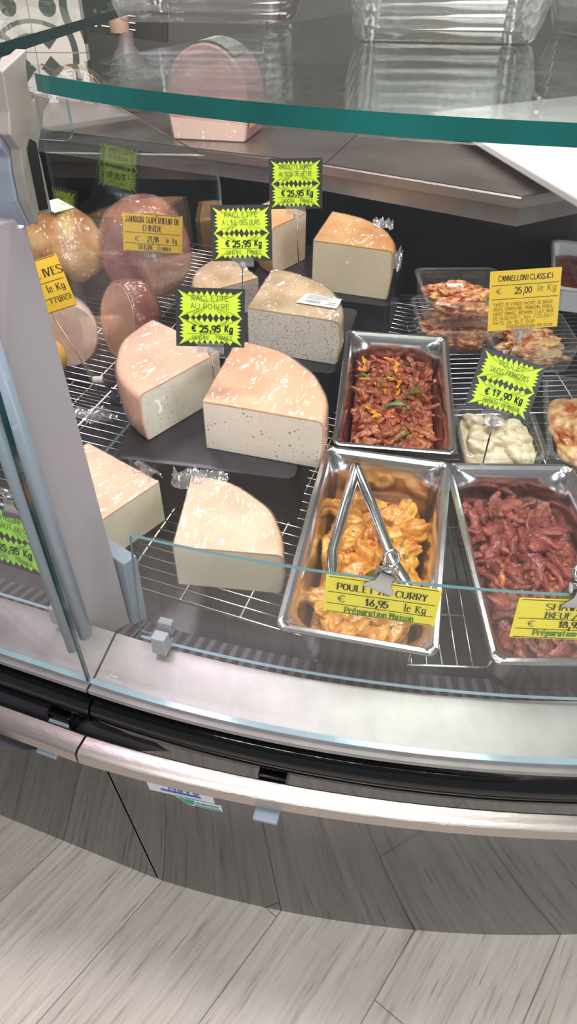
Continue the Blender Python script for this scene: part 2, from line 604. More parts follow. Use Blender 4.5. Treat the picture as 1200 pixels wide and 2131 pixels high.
# ------------------------------------------------------------------ lettering: a small stroke alphabet
G = {
 'A': '0239 3962 1555', 'B': '1219 ~194968574616 ~164665635212', 'C': '~6859290704225263', 'D': '1219 ~194967644212',
 'E': '1219 1969 1656 1262', 'F': '1219 1969 1656', 'G': '~6859290704225263 636545', 'H': '0209 6269 0666', 'I': '3239',
 'J': '~494433221203', 'K': '1219 6915 2662', 'L': '1219 1262', 'M': '0209 0935 3569 6962', 'N': '0209 0962 6269',
 'O': '~3918060513325365665839', 'P': '1219 ~194968665515', 'R': '1219 ~194968665515 3562', 'S': '~684919080726456463421203',
 'T': '3239 0969', 'U': '~090422426469', 'V': '0932 3269', 'W': '0922 2237 3742 4269', 'X': '0962 0269', 'Y': '0936 6936 3632',
 'Z': '0969 6902 0262', '0': '~3918060513325365665839', '1': '1739 3932', '2': '~08294968664402 0262', '3': '~082949685736 ~36566563422203',
 '4': '4249 4904 0464', '5': '6919 1916 ~1636566453321203', '6': '~5937150322426364462604', '7': '0969 6922 2646',
 '8': '~395857361718391858 ~366563422203053665', '9': '~664525070829496866 ~68665332', ',': '3320', '.': '3233', ':': '3233 3637', "'": '3937',
 '\u20ac': '~6849280605234263 0646 0545', '/': '0069', '-': '1555', ')': '~2a46442 0', '(': '~4a262420',
 'a': '~57271614223254 5752', 'c': '~5647271514224253', 'd': '~57271614223254 525a', 'e': '1555 ~555647271514224253', 'g': '~57271614223254 ~5751402011',
 'i': '3237 393a', 'l': '323a', 'm': '0207 ~06273632 ~36475662', 'n': '1217 ~1527475652', 'o': '~37161332535637', 'p': '1017 ~1627475554422213',
 'r': '1217 ~15274756', 's': '~56472716254453422213', 't': '~39334252 1757', 'u': '~1713224253 5752', 'v': '1732 3257', 'k': '121a 5714 2552',
 '\u0152': '~492806052342 4249 49a9 4696 42a2',
}
ACC = {'\u00c9': ('E', '3a5c'), '\u00c8': ('E', '5a3c'), '\u00ca': ('E', '2a4c 4c6a'), '\u00c0': ('A', '4a2c'), '\u00e9': ('e', '385a'), '\u00e8': ('e', '583a')}
ADV = {'I': 5, 'i': 5, 'l': 5, "'": 4, ',': 5, '.': 5, ':': 5, ' ': 5, '\u0152': 12, '1': 7, 't': 6, 'r': 6, 'c': 7, 'a': 7, 'e': 7, 'n': 7, 'o': 7, 's': 7, 'p': 7, 'g': 7}


def glyph(ch):
    s = G.get(ch)
    if s is None and ch in ACC:
        s = G[ACC[ch][0]] + ' ' + ACC[ch][1]
    if s is None:
        return []
    out = []
    for st in s.split():
        sm = st[0] == '~'
        st = st.lstrip('~')
        pts = [(int(st[i], 16), int(st[i + 1], 16) - 2) for i in range(0, len(st) - 1, 2)]
        if sm and len(pts) > 2:
            q = []
            for i in range(len(pts) - 1):
                p0, p1, p2, p3 = pts[max(i - 1, 0)], pts[i], pts[i + 1], pts[min(i + 2, len(pts) - 1)]
                if pts[0] == pts[-1]:
                    if i == 0:
                        p0 = pts[-2]
                    if i == len(pts) - 2:
                        p3 = pts[1]
                for k in range(4):
                    t = k / 4
                    q.append(tuple(0.5 * (2 * p1[j] + (p2[j] - p0[j]) * t + (2 * p0[j] - 5 * p1[j] + 4 * p2[j] - p3[j]) * t * t + (3 * p1[j] - p0[j] - 3 * p2[j] + p3[j]) * t ** 3) for j in (0, 1)))
            q.append(pts[-1])
            pts = q
        out.append((pts, sm))
    return out


def write(mb, text, x, y, h, thick=0.13, thin=None, serif=False, wide=1.0, align='C', z=0.0004, jit=0.0, mi=0, maxw=None):
    """Ribbons for a line of text in the card's x-y plane; h is the capital height."""
    k = h / 7.0
    thin = thick if thin is None else thin
    if maxw:
        wide = min(wide, maxw / (sum(ADV.get(c, 8) for c in text) * k))
    total = sum(ADV.get(c, 8) for c in text) * k * wide
    x0 = x - (total / 2 if align == 'C' else total if align == 'R' else 0)
    rnd = random.Random(text)
    for c in text:
        dy = rnd.uniform(-jit, jit) * h
        dsl = rnd.uniform(-jit, jit)
        for pts, sm in glyph(c):
            P = [(x0 + (px + 0.5) * k * wide + dsl * py * k, y + py * k + dy) for px, py in pts]
            n = len(P)
            L, Rr = [], []
            for i in range(n):
                a, b = P[max(i - 1, 0)], P[min(i + 1, n - 1)]
                dx, dyy = b[0] - a[0], b[1] - a[1]
                l = math.hypot(dx, dyy) or 1e-9
                w = h * (thin + (thick - thin) * min(1, (abs(dyy) / l)) ** 1.5) / 2
                ex, ey = 0, 0
                if not serif and i in (0, n - 1):
                    s = -1 if i == 0 else 1
                    ex, ey = dx / l * w * 0.6 * s, dyy / l * w * 0.6 * s
                L.append((P[i][0] - dyy / l * w + ex, P[i][1] + dx / l * w + ey, z))
                Rr.append((P[i][0] + dyy / l * w + ex, P[i][1] - dx / l * w + ey, z))
            mb.add(L + Rr, [(i, n + i, n + i + 1, i + 1) for i in range(n - 1)], mi)
            if serif and not sm and n == 2:
                dx, dyy = P[1][0] - P[0][0], P[1][1] - P[0][1]
                if abs(dyy) > 0.45 * h or (c.islower() and abs(dyy) > 0.3 * h and abs(dx) < 0.1 * h):
                    for q in (P[0], P[1]):
                        s = 0.17 * h * (wide ** 0.5)
                        t = thin * h / 2
                        mb.add([(q[0] - s, q[1] - t, z), (q[0] + s, q[1] - t, z), (q[0] + s, q[1] + t, z), (q[0] - s, q[1] + t, z)], [(0, 1, 2, 3)], mi)
        x0 += ADV.get(c, 8) * k * wide
    return total


# ------------------------------------------------------------------ the room
mb = MB()
mb.add([(-4, -3, 0), (4, -3, 0), (4, 4.2, 0), (-4, 4.2, 0)], [(0, 1, 2, 3)])
o = mb.build('floor', floor_mat())
o['kind'] = 'structure'
mb = MB()
mb.box((-4, 3.4, 0), (4, 3.5, 2.9))
o = mb.build('wall_back', mat('grey_green_wall', rgb(104, 108, 100), 0.7, col2=rgb(86, 90, 84), scale=2))
o['kind'] = 'structure'
mb = MB()
mb.box((-2.4, 2.36, 0.0), (-0.585, 2.40, 2.0))
o = mb.build('wall_left', tile_mat())
o['kind'] = 'structure'

mb = MB()
mb.box((-4, -3, 2.80), (4, 4.2, 2.9))
o = mb.build('ceiling', mat('grey_ceiling', rgb(150, 150, 150), 0.8))
o['kind'] = 'structure'

# ------------------------------------------------------------------ the counter: rings of the curved corner module
RING = {'floor': (.400, 2.783, 2.305), 'rail_out': (.350, 2.403, 2.043), 'rail_in': (.357, 2.292, 1.914), 'bumper_in': (.300, 1.930, 1.530),
        'bumper_out': (.335, 2.017, 1.635), 'glass': (.332, 1.998, 1.607), 'trim_in': (.303, 1.878, 1.428), 'guard_low': (.358, 2.145, 1.691),
        'guard_top': (.353, 2.069, 1.603), 'top': (.284, 1.044, .652)}
SEAM = Vector((-0.224, 0.497))
NIN = Vector((0.344, 0.939)).normalized()
TAN = Vector((-NIN.y, NIN.x))


def ring_start(c, r, shift=0.0):
    p = SEAM + TAN * shift - Vector(c)
    b = p.dot(NIN)
    s = -b - math.sqrt(b * b - p.dot(p) + r * r)
    q = p + NIN * s
    return math.atan2(q.y, q.x)


def ring_pts(name, dr, z, n=56, span=0.95, shift=-0.0015):
    cx, cy, r = RING[name]
    r -= dr
    a0 = ring_start((cx, cy), r, shift)
    sp = span * 1.63 / RING[name][2] if name != 'top' else 1.25
    return [Vector((cx + r * math.cos(a0 + sp * i / n), cy + r * math.sin(a0 + sp * i / n), z)) for i in range(n + 1)]


def left_pts(name, dr, z, length=1.3, shift=0.0015):
    cx, cy, r = RING[name]
    r -= dr
    a0 = ring_start((cx, cy), r, shift)
    p = Vector((cx + r * math.cos(a0), cy + r * math.sin(a0), z))
    t = Vector((TAN.x, TAN.y, 0))
    return [p + t * length * i / 8 for i in range(9)]


def sweep(section, fn, **kw):
    """Closed cross-section of (ring, inset, z) swept along the module."""
    lines = [fn(*s, **kw) for s in section]
    n = len(lines[0])
    mb_ = MB()
    mb_.loft([[l[i] for l in lines] for i in range(n)], cap0=True, cap1=True)
    return mb_


def guard_glass_uv(o, scale=1.0):
    return o


ZG0, ZG1 = 0.660, 1.222
CL = Vector((-.206, .604, 0))
sd = Vector((TAN.x, TAN.y, 0))
ni = Vector((NIN.x, NIN.y, 0))
TOP_LINE = ring_pts('top', 0, 0)
_sh = Vector((-.192, .598, 0)) - TOP_LINE[0]
TOP_LINE = [p + _sh * max(0, 1 - i / 20) for i, p in enumerate(TOP_LINE)]
counters = []
for right in (True, False):
    fn = ring_pts if right else left_pts
    t = thing('display_counter', 'curved corner refrigerated counter with glossy black front and steel rail' if right else
              'neighbouring straight refrigerated counter at the left edge, cut off by the frame', 'counter')
    counters.append(t)
    sweep([('bumper_out', .012, .612), ('floor', 0, .0), ('floor', .03, .0), ('bumper_out', .04, .612)], fn, shift=.0285 if right else .0315).build('front_panel', M_PANEL, t, smooth=35)
    b_ = sweep([('bumper_out', .006, .592), ('bumper_out', 0, .600), ('bumper_out', 0, .616), ('bumper_out', .003, .624), ('bumper_out', .010, .629),
                ('bumper_in', -.006, .639), ('bumper_in', .03, .642), ('bumper_in', .03, .592)], fn)
    b_.build('bumper', M_BLACK, t, smooth=50)
    r_ = sweep([('rail_out', .003, .567), ('rail_out', 0, .570), ('rail_out', 0, .586), ('rail_out', .004, .590), ('rail_in', -.003, .592), ('rail_in', 0, .589), ('rail_in', 0, .567)], fn)
    r_.build('handrail', M_BRUSHED, t, smooth=40)
    g_ = sweep([('glass', -.003, .646), ('glass', -.003, .652), ('glass', .016, .656), ('glass', .022, .6585), ('trim_in', .006, .6745), ('trim_in', .010, .675), ('trim_in', .012, .672), ('trim_in', .012, .55), ('trim_in', -.02, .55), ('glass', .04, .640)], fn)
    g_.build('deck_trim', M_TRIM, t, smooth=30)
    # sheet of the front glass: upright below, curving back to the top shelf above
    base_o, base_i = fn('glass', 0.002, 0.0), fn('glass', 0.009, 0.0)
    top_o = TOP_LINE if right else [CL + sd * (.09 + 1.3 * i / 8) - ni * .018 for i in range(9)]
    n = len(base_o)
    rows_o, rows_i = [], []
    for k in range(15):
        u = k / 14
        z = ZG0 + (ZG1 - ZG0) * u
        w = (max(0.0, u - .5) / .5) ** 2.0
        out_ = ni.xy * (-.012 * min(1.0, u * 2) * (1 - w))
        rows_o.append([Vector((*(base_o[i].xy.lerp(top_o[i].xy, w) + out_), z)) for i in range(n)])
        rows_i.append([Vector((*((base_i[i].xy).lerp(top_o[i].xy + (base_i[i] - base_o[i]).xy, w) + out_), z)) for i in range(n)])
    gm = MB()
    gm.loft(rows_o, 0, closed=False)
    gm.loft([r[::-1] for r in rows_i], 0, closed=False)
    gm.add(rows_o[0] + rows_i[0], [(i, n + i, n + i + 1, i + 1) for i in range(n - 1)], 1)
    gm.add(rows_o[-1] + rows_i[-1], [(i, i + 1, n + i + 1, n + i) for i in range(n - 1)], 0)
    e_ = [r[0] for r in rows_o] + [r[0] for r in rows_i]
    gm.add(e_, [(i, i + 1, 15 + i + 1, 15 + i) for i in range(14)], 0 if right else 2)
    gm.build('front_glass', [M_GLASS, M_EDGE_BLUE, M_EDGE_DARK], t, smooth=30, recalc=False)

# dark floor of the well, its back and its air grille
t = counters[0]
mb = MB()
mb.add([dpt(-1.3, .40, -.075), dpt(1.2, .40, -.075), dpt(1.2, 1.95, -.075), dpt(-1.3, 1.95, -.075)], [(0, 1, 2, 3)])
mb.build('deck_tray', M_TRAYDARK, t)
mb = MB()
mb.add([(-1.6, 2.34, .55), (0.12, 1.66, .55), (.62, 1.60, .55), (1.2, 1.85, .55), (1.2, 1.85, .93), (.62, 1.60, .93), (.12, 1.66, .93), (-1.6, 2.34, .93)], [(0, 1, 6, 7), (1, 2, 5, 6), (2, 3, 4, 5)])
mb.build('well_back', M_DARKWELL, t)


def grille(fn, parent, a, b):
    p0, p1 = fn('trim_in', .012, .640), fn('trim_in', .075, .628)
    me = MB()
    n = len(p0)
    me.add(p0 + p1, [(i, i + 1, n + i + 1, n + i) for i in range(n - 1)])
    ob = me.build('air_grille', M_GRILLE, parent)
    uv = ob.data.uv_layers.new(name='UVMap')
    L = [0.0]
    for i in range(1, n):
        L.append(L[-1] + (p0[i] - p0[i - 1]).length)
    for poly in ob.data.polygons:
        for li in poly.loop_indices:
            vi = ob.data.loops[li].vertex_index
            uv.data[li].uv = (L[vi % n], vi // n)
    return ob


M_GRILLE = stripe_mat('slotted_dark_grille', rgb(46, 45, 50), rgb(92, 82, 96), 0.016)
grille(ring_pts, counters[0], 0, 1)
grille(left_pts, counters[1], 0, 1)


def rail_bracket(p, d, parent):
    """Small arm carrying the handrail: black plastic with a grey tip; d is the outward direction."""
    side = Vector((-d.y, d.x, 0))
    def fr(a, b, c):
        return p + side * a + d * b + Vector((0, 0, c))
    m1 = MB()
    m1.prism([(-.05, .0), (.0, .0), (.0, .028), (-.05, .022)], lambda b, c, a: fr(a, b, c), -.016, .016)
    ob = bevel(m1.build('rail_bracket', M_BLACK, parent), .002)
    m2 = MB()
    m2.prism([(-.002, -.004), (.004, -.008), (.034, -.008), (.034, -.003), (.012, -.0025), (.010, .010), (-.002, .018)], lambda b, c, a: fr(a, b, c), -.014, .014)
    ob2 = bevel(m2.build('bracket_tip', M_GREYBLUE, ob), .0015)
    ob2['label'] = 'blue grey plastic tip'


cx, cy, r = RING['bumper_out']
for a_deg in (-102.4, -80):
    a = math.radians(a_deg)
    d = Vector((math.cos(a), math.sin(a), 0))
    rail_bracket(Vector((cx, cy, .566)) + d * (r + .004), d, counters[0])
bp = left_pts('bumper_out', 0, .566, 1.0)[0] + Vector((TAN.x, TAN.y, 0)) * .045
rail_bracket(bp - Vector((NIN.x, NIN.y, 0)) * .004, Vector((-NIN.x, -NIN.y, 0)), counters[0 + 1])

# end post between the two modules, its seals, and the clamp that carries the top glass
P1, P2 = Vector((-.2460, .556, 0)), Vector((-.2020, .611, 0))
ed = (P2 - P1).normalized()
back = Vector((-ed.y, ed.x, 0))
mb = MB()
mb.prism([(0, 0), ((P2 - P1).length, 0), ((P2 - P1).length, .02), (0, .02)], lambda a, b, z: P1 + ed * a + back * b + Vector((-.042 * (z - .6), 0, z)), .60, 1.13)
bevel(mb.build('end_post', M_POST, counters[0]), .0015)
for k, (off, rr, mm) in enumerate(((.004, .0085, M_SEAL), (-.017, .006, M_GREYBLUE))):
    mb = MB()
    q = P1 + ed * off - back * .006
    mb.tube([q + Vector((0, 0, .62)), q + Vector((-.022, 0, 1.15))], rr, 12)
    mb.build('glass_seal', mm, counters[0], smooth=True)

mb = MB()
mb.prism([(.001, -.006), (.022, -.006), (.022, .05), (.001, .05)], lambda a, b, z: P2 + ed * a + back * b + Vector((0, 0, z)), .57, .735)
bevel(mb.build('side_block', M_SEAL, counters[0]), .002)
mb = MB()
prof = [(-.011, 1.236), (.021, 1.247), (.0165, 1.234), (.015, 1.223), (.017, 1.213), (.023, 1.2177), (.040, 1.2126), (.028, 1.2055), (.0224, 1.196), (.0115, 1.181),
        (.0128, 1.174), (.0135, 1.1336), (.0100, 1.131), (-.0035, 1.136), (-.0069, 1.127), (-.013, 1.147), (-.0127, 1.166), (-.0101, 1.184), (-.018, 1.1956), (-.0137, 1.21)]
mb.prism(prof, lambda a, z, d: CL + ni * a + sd * d + Vector((0, 0, z)), 0.0, 0.010)
bevel(mb.build('glass_clamp', M_BRACKET, counters[0]), .001)
mb = MB()
mb.prism([(-.0028, 1.1375), (.0078, 1.1365), (.0092, 1.186), (.003, 1.1895), (-.0024, 1.184)], lambda a, z, d: CL + ni * a + sd * d + Vector((0, 0, z)), -.0012, 0.0)
mb.build('clamp_slot', M_DARKWELL, counters[0])
# lamp profile running left from the clamp
mb = MB()
prof = [(-.012, 1.238), (.012, 1.238), (.012, 1.130), (-.006, 1.124), (-.0155, 1.147), (-.0145, 1.168), (-.0115, 1.178), (-.0175, 1.186), (-.0205, 1.1956), (-.0175, 1.205), (-.0135, 1.212), (-.0165, 1.220), (-.0165, 1.230)]
mb.prism(prof, lambda a, z, d: CL + ni * a + sd * d + Vector((0, 0, z)), 0.0105, 1.0)
bevel(mb.build('lamp_profile', M_LAMPBODY, counters[1]), .0015, 3)
mb = MB()
mb.box((0, 0, 0), (1, 1, 1), M=Matrix(((sd.x * .95, ni.x * .018, 0, CL.x + sd.x * .02 - ni.x * .006), (sd.y * .95, ni.y * .018, 0, CL.y + sd.y * .02 - ni.y * .006), (0, 0, .004, 1.1225), (0, 0, 0, 1))))
m_, nt_, b_ = new_mat('pink_lamp_tube')
b_.inputs['Emission Color'].default_value = (1.0, 0.78, 0.92, 1)
b_.inputs['Emission Strength'].default_value = 4.0
mb.build('lamp_tube', m_, counters[1])

# top glass shelf: front edge is an arc, its left end runs along the module seam
def top_shelf(parent, pts_front, mat_front, d, mat_end, name='top_glass'):
    zt, zb = 1.235, 1.2235
    F = pts_front
    n = len(F)
    B = [p + d for p in F]
    up = [Vector((p.x, p.y, zt)) for p in F] + [Vector((p.x, p.y, zt)) for p in B]
    dn = [Vector((p.x, p.y, zb)) for p in F] + [Vector((p.x, p.y, zb)) for p in B]
    g = MB()
    g.add(up, [(i, i + 1, n + i + 1, n + i) for i in range(n - 1)], 0)
    g.add(dn, [(i + 1, i, n + i, n + i + 1) for i in range(n - 1)], 0)
    g.add(up[:n] + dn[:n], [(i, n + i, n + i + 1, i + 1) for i in range(n - 1)], 1)
    g.add([up[0], up[n], dn[n], dn[0]], [(0, 1, 2, 3)], 2)
    g.add(up[n:] + dn[n:], [(i, i + 1, n + i + 1, n + i) for i in range(n - 1)], 2)
    return g.build(name, [M_TOPGLASS, mat_front, mat_end], parent, smooth=30)


F = TOP_LINE
# rounded left corner
F = [F[0] + ni * .012, F[0] + ni * .004 + (F[1] - F[0]) * .12] + [F[0] + (F[1] - F[0]) * .5] + F[1:]
top_shelf(counters[0], F, M_EDGE_TEAL, ni * .95, M_TOPGLASS)
G0 = Vector((-.287, .80, 0))
top_shelf(counters[1], [G0 + sd * (1.2 * i / 6) for i in range(7)], M_EDGE_DARK, Vector((-.004, 1.1, 0)), M_EDGE_DARK)

# small rounded glass tab hanging at the clamp
mb = MB()
tp = [(0, 0), (.050, 0)] + [(.050 - .008 + .008 * math.cos(math.radians(a)), -.036 + .008 + .008 * math.sin(math.radians(a))) for a in (0, -30, -60, -90)] + [(0, -.036)]
mb.prism(tp, lambda a, z, d: Vector((-.222, .628, 1.222)) + Vector((.97, -.25, 0)) * a + Vector((.25, .97, 0)) * d + Vector((0, 0, z)), 0, .004, 0, 1)
mb.build('glass_tab', [M_GLASS, M_EDGE_SOFT], counters[0])

# maker's lettering etched on the front glass, the guard and the panel
def on_ring(name, dr, z, ang, lean=0.0):
    cx_, cy_, r_ = RING[name]
    a_ = math.radians(ang)
    d_ = Vector((math.cos(a_), math.sin(a_), 0))
    p_ = Vector((cx_, cy_, z)) + d_ * (r_ - dr)
    x_ = Vector((-d_.y, d_.x, 0))
    z_ = (d_ * math.cos(lean) + Vector((0, 0, 1)) * math.sin(lean)).normalized()
    y_ = z_.cross(x_)
    return Matrix(((x_.x, y_.x, z_.x, p_.x), (x_.y, y_.y, z_.y, p_.y), (x_.z, y_.z, z_.z, p_.z), (0, 0, 0, 1)))


mb = MB()
write(mb, 'Epta', 0, 0, .0052, .16, .08, serif=True, wide=.85)
for k in range(2):
    pts = []
    for i in range(13):
        a = math.radians(-200 + 230 * i / 12)
        rr = .0042 - k * .0015
        pts.append((rr * math.cos(a), .0098 + rr * .62 * math.sin(a)))
    n = len(pts)
    w = .0012
    mb.add([(x, y, .0004) for x, y in pts] + [(x * .72, .0098 + (y - .0098) * .55 + .0004, .0004) for x, y in pts], [(i, i + 1, n + i + 1, n + i) for i in range(n - 1)])
o = mb.build('etched_lettering', M_WHITE, counters[0])
o.matrix_world = on_ring('glass', 0.0035, .676, -109.0, math.radians(4))

# ------------------------------------------------------------------ glass guards with their clips
def guard_clip(M, parent):
    m1 = MB()
    m1.box((-.0085, -.016, -.010), (.0085, -.002, .016))
    m1.box((-.0085, .0035, .004), (.0085, .013, .022))
    m1.box((-.0085, -.004, -.010), (.0085, .006, .000))
    ob = bevel(m1.build('clip', M_GREY, parent), .0012)
    ob.matrix_world = M


tg = thing('glass_guard', 'low curved glass guard in front of the steel pans, price cards clipped on it', 'glass guard')
lo_o, lo_i = ring_pts('guard_low', 0, .684, shift=-.035), ring_pts('guard_low', .004, .684, shift=-.035)
hi_o, hi_i = ring_pts('guard_top', -.003, .830, shift=-.037), ring_pts('guard_top', .001, .830, shift=-.037)
n = len(lo_o)
gm = MB()
gm.add(lo_o + hi_o, [(i, i + 1, n + i + 1, n + i) for i in range(n - 1)], 0)
gm.add(lo_i + hi_i, [(i + 1, i, n + i, n + i + 1) for i in range(n - 1)], 0)
gm.add(hi_o + hi_i, [(i, i + 1, n + i + 1, n + i) for i in range(n - 1)], 1)
gm.add(lo_o + lo_i, [(i, n + i, n + i + 1, i + 1) for i in range(n - 1)], 2)
gm.add([lo_o[0], hi_o[0], hi_i[0], lo_i[0]], [(0, 1, 2, 3)], 1)
gm.build('guard_pane', [M_GLASS, M_EDGE_SOFT, M_EDGE_BLUE], tg, smooth=30)
guard_clip(on_ring('guard_low', .002, .690, -107.2) @ Matrix(((1, 0, 0, 0), (0, 0, 1, 0), (0, -1, 0, 0), (0, 0, 0, 1))), tg)
guard_clip(on_ring('guard_low', .002, .690, -85.0) @ Matrix(((1, 0, 0, 0), (0, 0, 1, 0), (0, -1, 0, 0), (0, 0, 0, 1))), tg)
mb = MB()
write(mb, 'TEMPERED', 0, 0, .0023, .18)
o = mb.build('etched_lettering', M_WHITE, tg)
o.matrix_world = on_ring('guard_low', -.001, .697, -107.75)

tg2 = thing('glass_guard', 'low straight glass guard of the left counter carrying a green price card', 'glass guard')
base0 = left_pts('guard_low', 0, .684, shift=.055)[0]
gm = MB()
gm.prism([(0, .684), (.004, .684), (.026, .815), (.022, .815)], lambda a, z, d: Vector((base0.x, base0.y, 0)) + ni * a + sd * d + Vector((0, 0, z)), 0, 1.0)
for i, f in enumerate(gm.f):
    gm.m[i] = 0
ob = gm.build('guard_pane', [M_GLASS, M_EDGE_BLUE], tg2)
for p in ob.data.polygons:
    if p.area < .005 and abs(p.normal.z) > .5:
        p.material_index = 1
q = base0 + sd * .012
x_, y_, z_ = -sd, Vector((ni.x, ni.y, 0)), Vector((0, 0, 1))
guard_clip(Matrix(((x_.x, y_.x, 0, q.x), (x_.y, y_.y, 0, q.y), (0, 0, 1, .692), (0, 0, 0, 1))), tg2)

# stickers under the rail
def sticker(name, label, M, parts):
    t_ = thing(name, label, 'sticker', M)
    for nm, build_, mm in parts:
        m1 = MB()
        build_(m1)
        m1.build(nm, mm, t_)
    return t_


M_BLUE = mat('blue_print', rgb(40, 84, 150), 0.4)
M_GREENP = mat('green_print', rgb(0, 140, 110), 0.4)
M_STICK = mat('pale_sticker', rgb(200, 206, 216), 0.35)


def panel_at(f, s):
    """Point on the front panel: f 0 at the floor to 1 at the bumper, s along the ring in radians from its start."""
    a_ = ring_start(RING['floor'][:2], RING['floor'][2]) + s
    c1 = RING['floor']
    p_ = Vector((c1[0] + c1[2] * math.cos(a_), c1[1] + c1[2] * math.sin(a_), 0))
    c2 = RING['bumper_out']
    r2 = c2[2] - .012
    a2 = ring_start(c2[:2], r2) + s * c1[2] / c2[2]
    q_ = Vector((c2[0] + r2 * math.cos(a2), c2[1] + r2 * math.sin(a2), .612))
    y_ = (q_ - p_).normalized()
    nrm = Vector((math.cos(a_), math.sin(a_), 0))
    x_ = y_.cross(nrm).normalized()
    z_ = x_.cross(y_)
    o_ = p_.lerp(q_, f) + z_ * .0018
    return Matrix(((x_.x, y_.x, z_.x, o_.x), (x_.y, y_.y, z_.y, o_.y), (x_.z, y_.z, z_.z, o_.z), (0, 0, 0, 1)))


def card_quad(w, h, z=0.0, x=0.0, y=0.0):
    def fn_(m1):
        m1.box((x - w / 2, y - h / 2, z - .0004), (x + w / 2, y + h / 2, z))
    return fn_


STK = [(.875, .078)]
sticker('name_sticker', 'pale blue and white maker sticker half hidden under the steel rail', panel_at(.724, .036),
        [('backing', card_quad(.092, .034), M_STICK), ('blue_band', card_quad(.056, .006, .0004, 0, -.006), M_BLUE),
         ('lettering', lambda m1: write(m1, 'Neve', .006, .000, .010, .2, z=.0006), M_BLUE)])
sticker('certificate_sticker', 'small white and green certification sticker below the steel rail', panel_at(.681, .046),
        [('backing', lambda m1: m1.prism([(-.032, .010), (.032, .010), (.032, -.010), (-.016, -.010)], lambda a, b, d: Vector((a, b, d)), -.0004, 0.0), M_STICK),
         ('green_emblem', lambda m1: m1.prism([(-.029, .009), (-.006, .009), (-.006, -.003), (-.015, -.008)], lambda a, b, d: Vector((a, b, d)), 0.0, .0004), M_GREENP),
         ('lettering', lambda m1: (write(m1, 'EUROVENT', .013, -.001, .0058, .2, wide=.62, z=.0006), m1.box((-.006, -.008, 0), (.030, -.005, .0005))), M_GREENP)])

# ------------------------------------------------------------------ worktop behind the display
tw = thing('worktop', 'grey stainless worktop behind the display carrying the packed ham', 'worktop')
E_ = [(-1.2, 2.237), (-.599, 1.925), (.066, 1.580), (.416, 1.332), (.538, 1.403), (1.3, 1.84)]
zt = .970
mb = MB()
edge = E_
bk = [(1.3, 3.38), (-.5, 3.38), (-.5, 2.338), (-1.2, 2.338)]
mb.add([(x, y, zt) for x, y in edge + bk], [tuple(range(len(edge) + len(bk)))])
mb.build('top_sheet', M_TOP, tw)
mb = MB()
fr_ = []
for i, (x, y) in enumerate(edge):
    a = Vector(edge[max(i - 1, 0)])
    b = Vector(edge[min(i + 1, len(edge) - 1)])
    dd = (b - a).normalized()
    nn = Vector((dd.y, -dd.x))
    P = Vector((x, y))
    fr_.append([Vector((*(P - nn * .010), zt + .0005)), Vector((*(P + nn * .002), zt - .001)), Vector((*(P + nn * .004), zt - .004)), Vector((*(P + nn * .004), zt - .020)),
                Vector((*(P - nn * .008), zt - .021)), Vector((*(P - nn * .012), zt - .056)), Vector((*(P - nn * .03), zt - .056)), Vector((*(P - nn * .03), zt - .002))])
mb.loft([f[:4] for f in fr_], closed=False)
mb.build('front_lip', M_BRUSHED, tw, smooth=30)
mb = MB()
mb.loft([f[3:] for f in fr_], closed=False)
mb.build('fascia', M_TRIM, tw)
mb = MB()
mb.box((-.0007, 0, 0), (.0007, 1.4, .0006), M=Matrix.Translation((.072, 1.577, zt)) @ Matrix.Rotation(math.radians(-16), 4, 'Z'))
mb.build('joint', M_DARKWELL, tw)

# ------------------------------------------------------------------ wire racks
def rack(name_label, x0, y0, yaw, w, d, pitch=.018, across=True, nbars=4):
    t_ = thing('wire_rack', name_label, 'rack', deck(x0, y0, 0, yaw))
    m1 = MB()
    k = int(d / pitch)
    for i in range(1, k):
        y = i * pitch
        m1.tube([(0, y, -.0015), (w, y, -.0015)], .0013, 6)
    m1.build('wires', M_WIRE, t_, smooth=True)
    for i in range(nbars):
        x = w * (i + .5) / nbars
        m2 = MB()
        m2.tube([(x, 0, -.0042), (x, d, -.0042)], .0022, 8)
        m2.build('cross_bar', M_WIRE, t_, smooth=True)
    m3 = MB()
    m3.tube([(0, 0, -.002), (w, 0, -.002), (w, d, -.002), (0, d, -.002)], .0028, 8, closed=True)
    m3.build('rim_rod', M_WIRE, t_, smooth=True)
    return t_


rack('wide wire rack under the cheeses and hams at left', -.262, .615, -19.4, .34, .9, nbars=4)
rack('wire rack showing between the two front steel pans', .335, .470, 88, .32, .30, pitch=.0185, nbars=2)
rack('wire rack under the plastic food trays at right', .20, .98, 4, .50, .45, pitch=.0165, nbars=4)
rack('narrow wire rack under the white sauce tray', .235, .80, 2, .36, .16, pitch=.0165, nbars=3)
rack('wire rack beneath the whole hams at far left', -.70, 1.06, -19.4, .36, .75, nbars=4)
rack('wire rack inside the left counter', -.64, .80, -19.4, .36, .35, nbars=4)


# black plastic risers under the cheeses
def riser(label, x, y, yaw, w, d, h, hb=0.0):
    m1 = MB()
    R0 = rrect(w + .012, d + .012, .016)
    R1 = rrect(w, d, .014)
    R2 = rrect(w - .006, d - .006, .012)
    m1.loft([[(a, b, 0) for a, b in R0], [(a, b, h - .004) for a, b in R1], [(a, b, h - .001) for a, b in R1], [(a, b, h) for a, b in R2]], cap0=True, cap1=True)
    ob = m1.build('riser_block', M_RISER, smooth=35)
    ob.matrix_world = deck(x, y, hb, yaw)
    return tag(ob, label, 'riser')


riser('black plastic riser under the two peppered cheese quarters', -.1005, .872, -9.4, .262, .26, .08)
riser('black plastic riser under the grey herbed cheese quarters', -.045, 1.135, -14, .30, .23, .08)
riser('black plastic riser at the back under the smoked cheese quarters', .078, 1.42, -14, .30, .24, .057)


